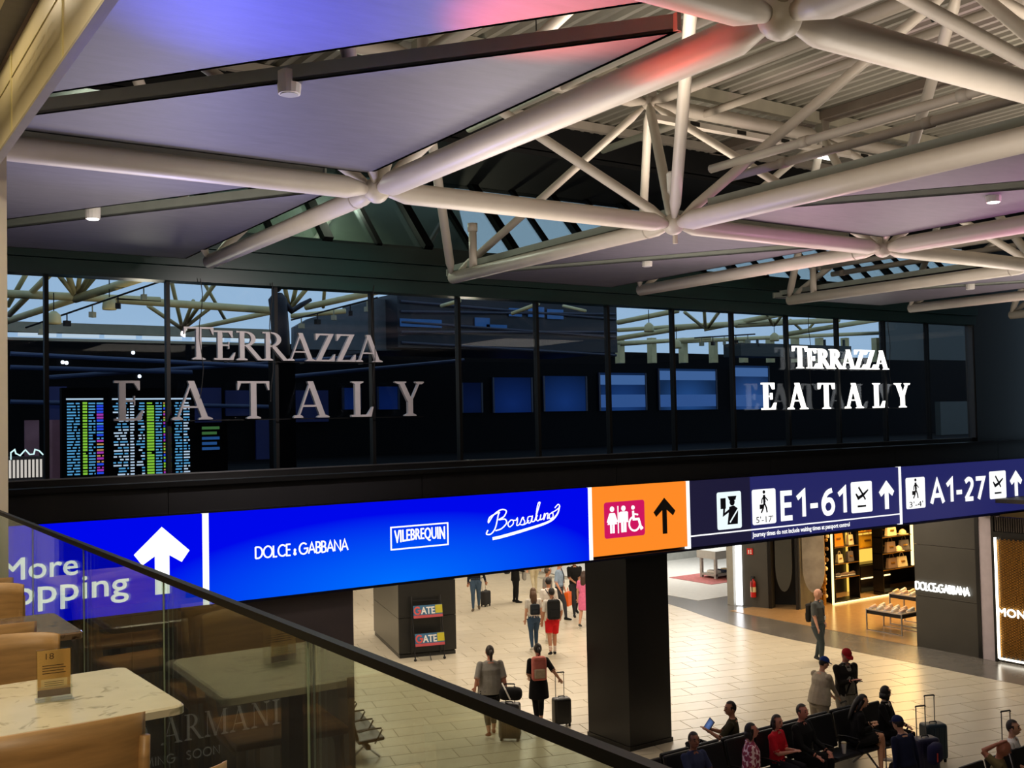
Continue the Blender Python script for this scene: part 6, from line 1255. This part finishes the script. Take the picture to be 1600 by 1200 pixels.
person('seated person in olive shirt with back turned, holding a tablet', Vector((13.0, YB+.82, 0)), -35, 1.74, 'sit', lh=(-.3, .36, .95), rh=(-.02, .4, .9), top=(52, 48, 30), bottom=(40, 40, 40), hair=(18, 15, 14), sleeve=.55, head=(-35, 5), skin_c=TAN)
c = Vector((12.66, 13.14, 1.0)); t = thing('tablet', 'blue screened tablet held by the person in the olive shirt', 'tablet', c); Mt = Matrix.Rotation(math.radians(60), 4, 'Z') @ Matrix.Rotation(math.radians(-55), 4, 'X')
MB().box(c, (.3, .21, .01), 0, 0, Mt).build('body', M_blackplastic, t); MB().box(c+(Mt @ Vector((0, 0, .006))), (.27, .18, .002), 0, 0, Mt).build('screen', screen('tablet_picture', (26, 32, 66), (110, 140, 200), .7, (0, 0, 0), (.2, .2, .2)), t); MB().box(c-(Mt @ Vector((0, 0, .006))), (.27, .18, .002), 0, 0, Mt).build('rear_screen', mat('tablet_blue', (36, 44, 86), .3), t)
person('person in pink flowered shirt standing sideways before the seats', Vector((11.62, 11.2, .012)), 130, 1.62, 'stand', top=(150, 60, 84), bottom=(60, 48, 60), hair=(24, 17, 16), hairstyle='bob', sleeve=.5, bulk=1.15, pat='flowers', skin_c=(196, 128, 112), shirt_len=.1)
person('person in tan top with a hand on the bald head at the bottom right', Vector((14.55, 9.15, 0)), 150, 1.74, 'sit', rh=(.06, .05, 1.32), lh=(-.2, .3, .62), top=(120, 108, 72), bottom=(60, 56, 44), hairstyle='bald', skin_c=(176, 110, 84), sleeve=.4, head=(-10, 25), lean=6)
person('person in a white top cut by the right edge of the picture', Vector((15.66, 9.55, 0)), 160, 1.7, 'sit', top=(222, 220, 218), bottom=(50, 50, 60), hair=(40, 30, 26), sleeve=.6)
person('person in navy cap and navy jacket low at the bottom edge', Vector((13.55, 9.9, 0)), 10, 1.6, 'stand', top=(24, 30, 56), bottom=(30, 32, 44), cap=(26, 34, 72), hair=(30, 24, 22), sleeve=1, head=(0, 10), lean=15)
PEOPLE[-1]['loc'] = Vector((13.75, 10.05, -.0))
# luggage at the seats
suitcase(Vector((16.62, 11.62, .012)), math.radians(-24), .42, .27, .62, mat('teal_shell', (24, 44, 58), .4), 'dark teal hard suitcase with raised handle at the end of the seats', .44)
suitcase(Vector((15.85, 11.25, .012)), math.radians(-18), .42, .27, .6, mat('navy_shell', (28, 28, 58), .5), 'navy suitcase with raised handle in front of the dark blazer', .48)
t = thing('soft_bag', 'navy soft bag with red print leaning on the navy suitcase', 'bag', (15.6, 10.98, .3)); MB().rbox((15.72, 10.97, .48), (.36, .2, .34), .09, .3, seg=3).build('body', cloth((32, 32, 66)), t, smooth=True); MB().box((15.67, 10.865, .46), (.16, .012, .14), .3).build('print', cloth((190, 70, 60)), t)
suitcase(Vector((16.35, 10.0, .012)), math.radians(-14), .38, .26, .56, mat('black_cabin_shell', (24, 24, 28), .4), 'black cabin suitcase with tall handle at the bottom right', .62, ribs=False)
suitcase(Vector((14.15, 10.6, .012)), math.radians(-10), .36, .24, .44, mat('mauve_shell', (128, 98, 112), .4), 'small mauve suitcase with clear handle below the empty seat', .42, ribs=False)
backpack(Vector((14.75, 10.95, .012)), math.radians(10), .36, .22, .52, cloth((18, 18, 20)), 'black backpack standing on the floor beside the bare legs')
t = thing('paper_cup', 'white paper cup beside the bare legs', 'cup', (14.62, 11.95, .45)); MB().lathe((14.62, 11.95, .45), [(.03, 0), (.042, .17)], 14).build('cup', M_white, t); MB().lathe((14.62, 11.95, .62), [(.045, 0), (.045, .015), (.035, .02)], 14).build('lid', M_cr, t)
backpack(Vector((12.15, 12.88, .45)), math.radians(180), .38, .26, .42, cloth((16, 16, 18)), 'black backpack lying on the rear seats beside the tablet', straps=False)
finish_people()
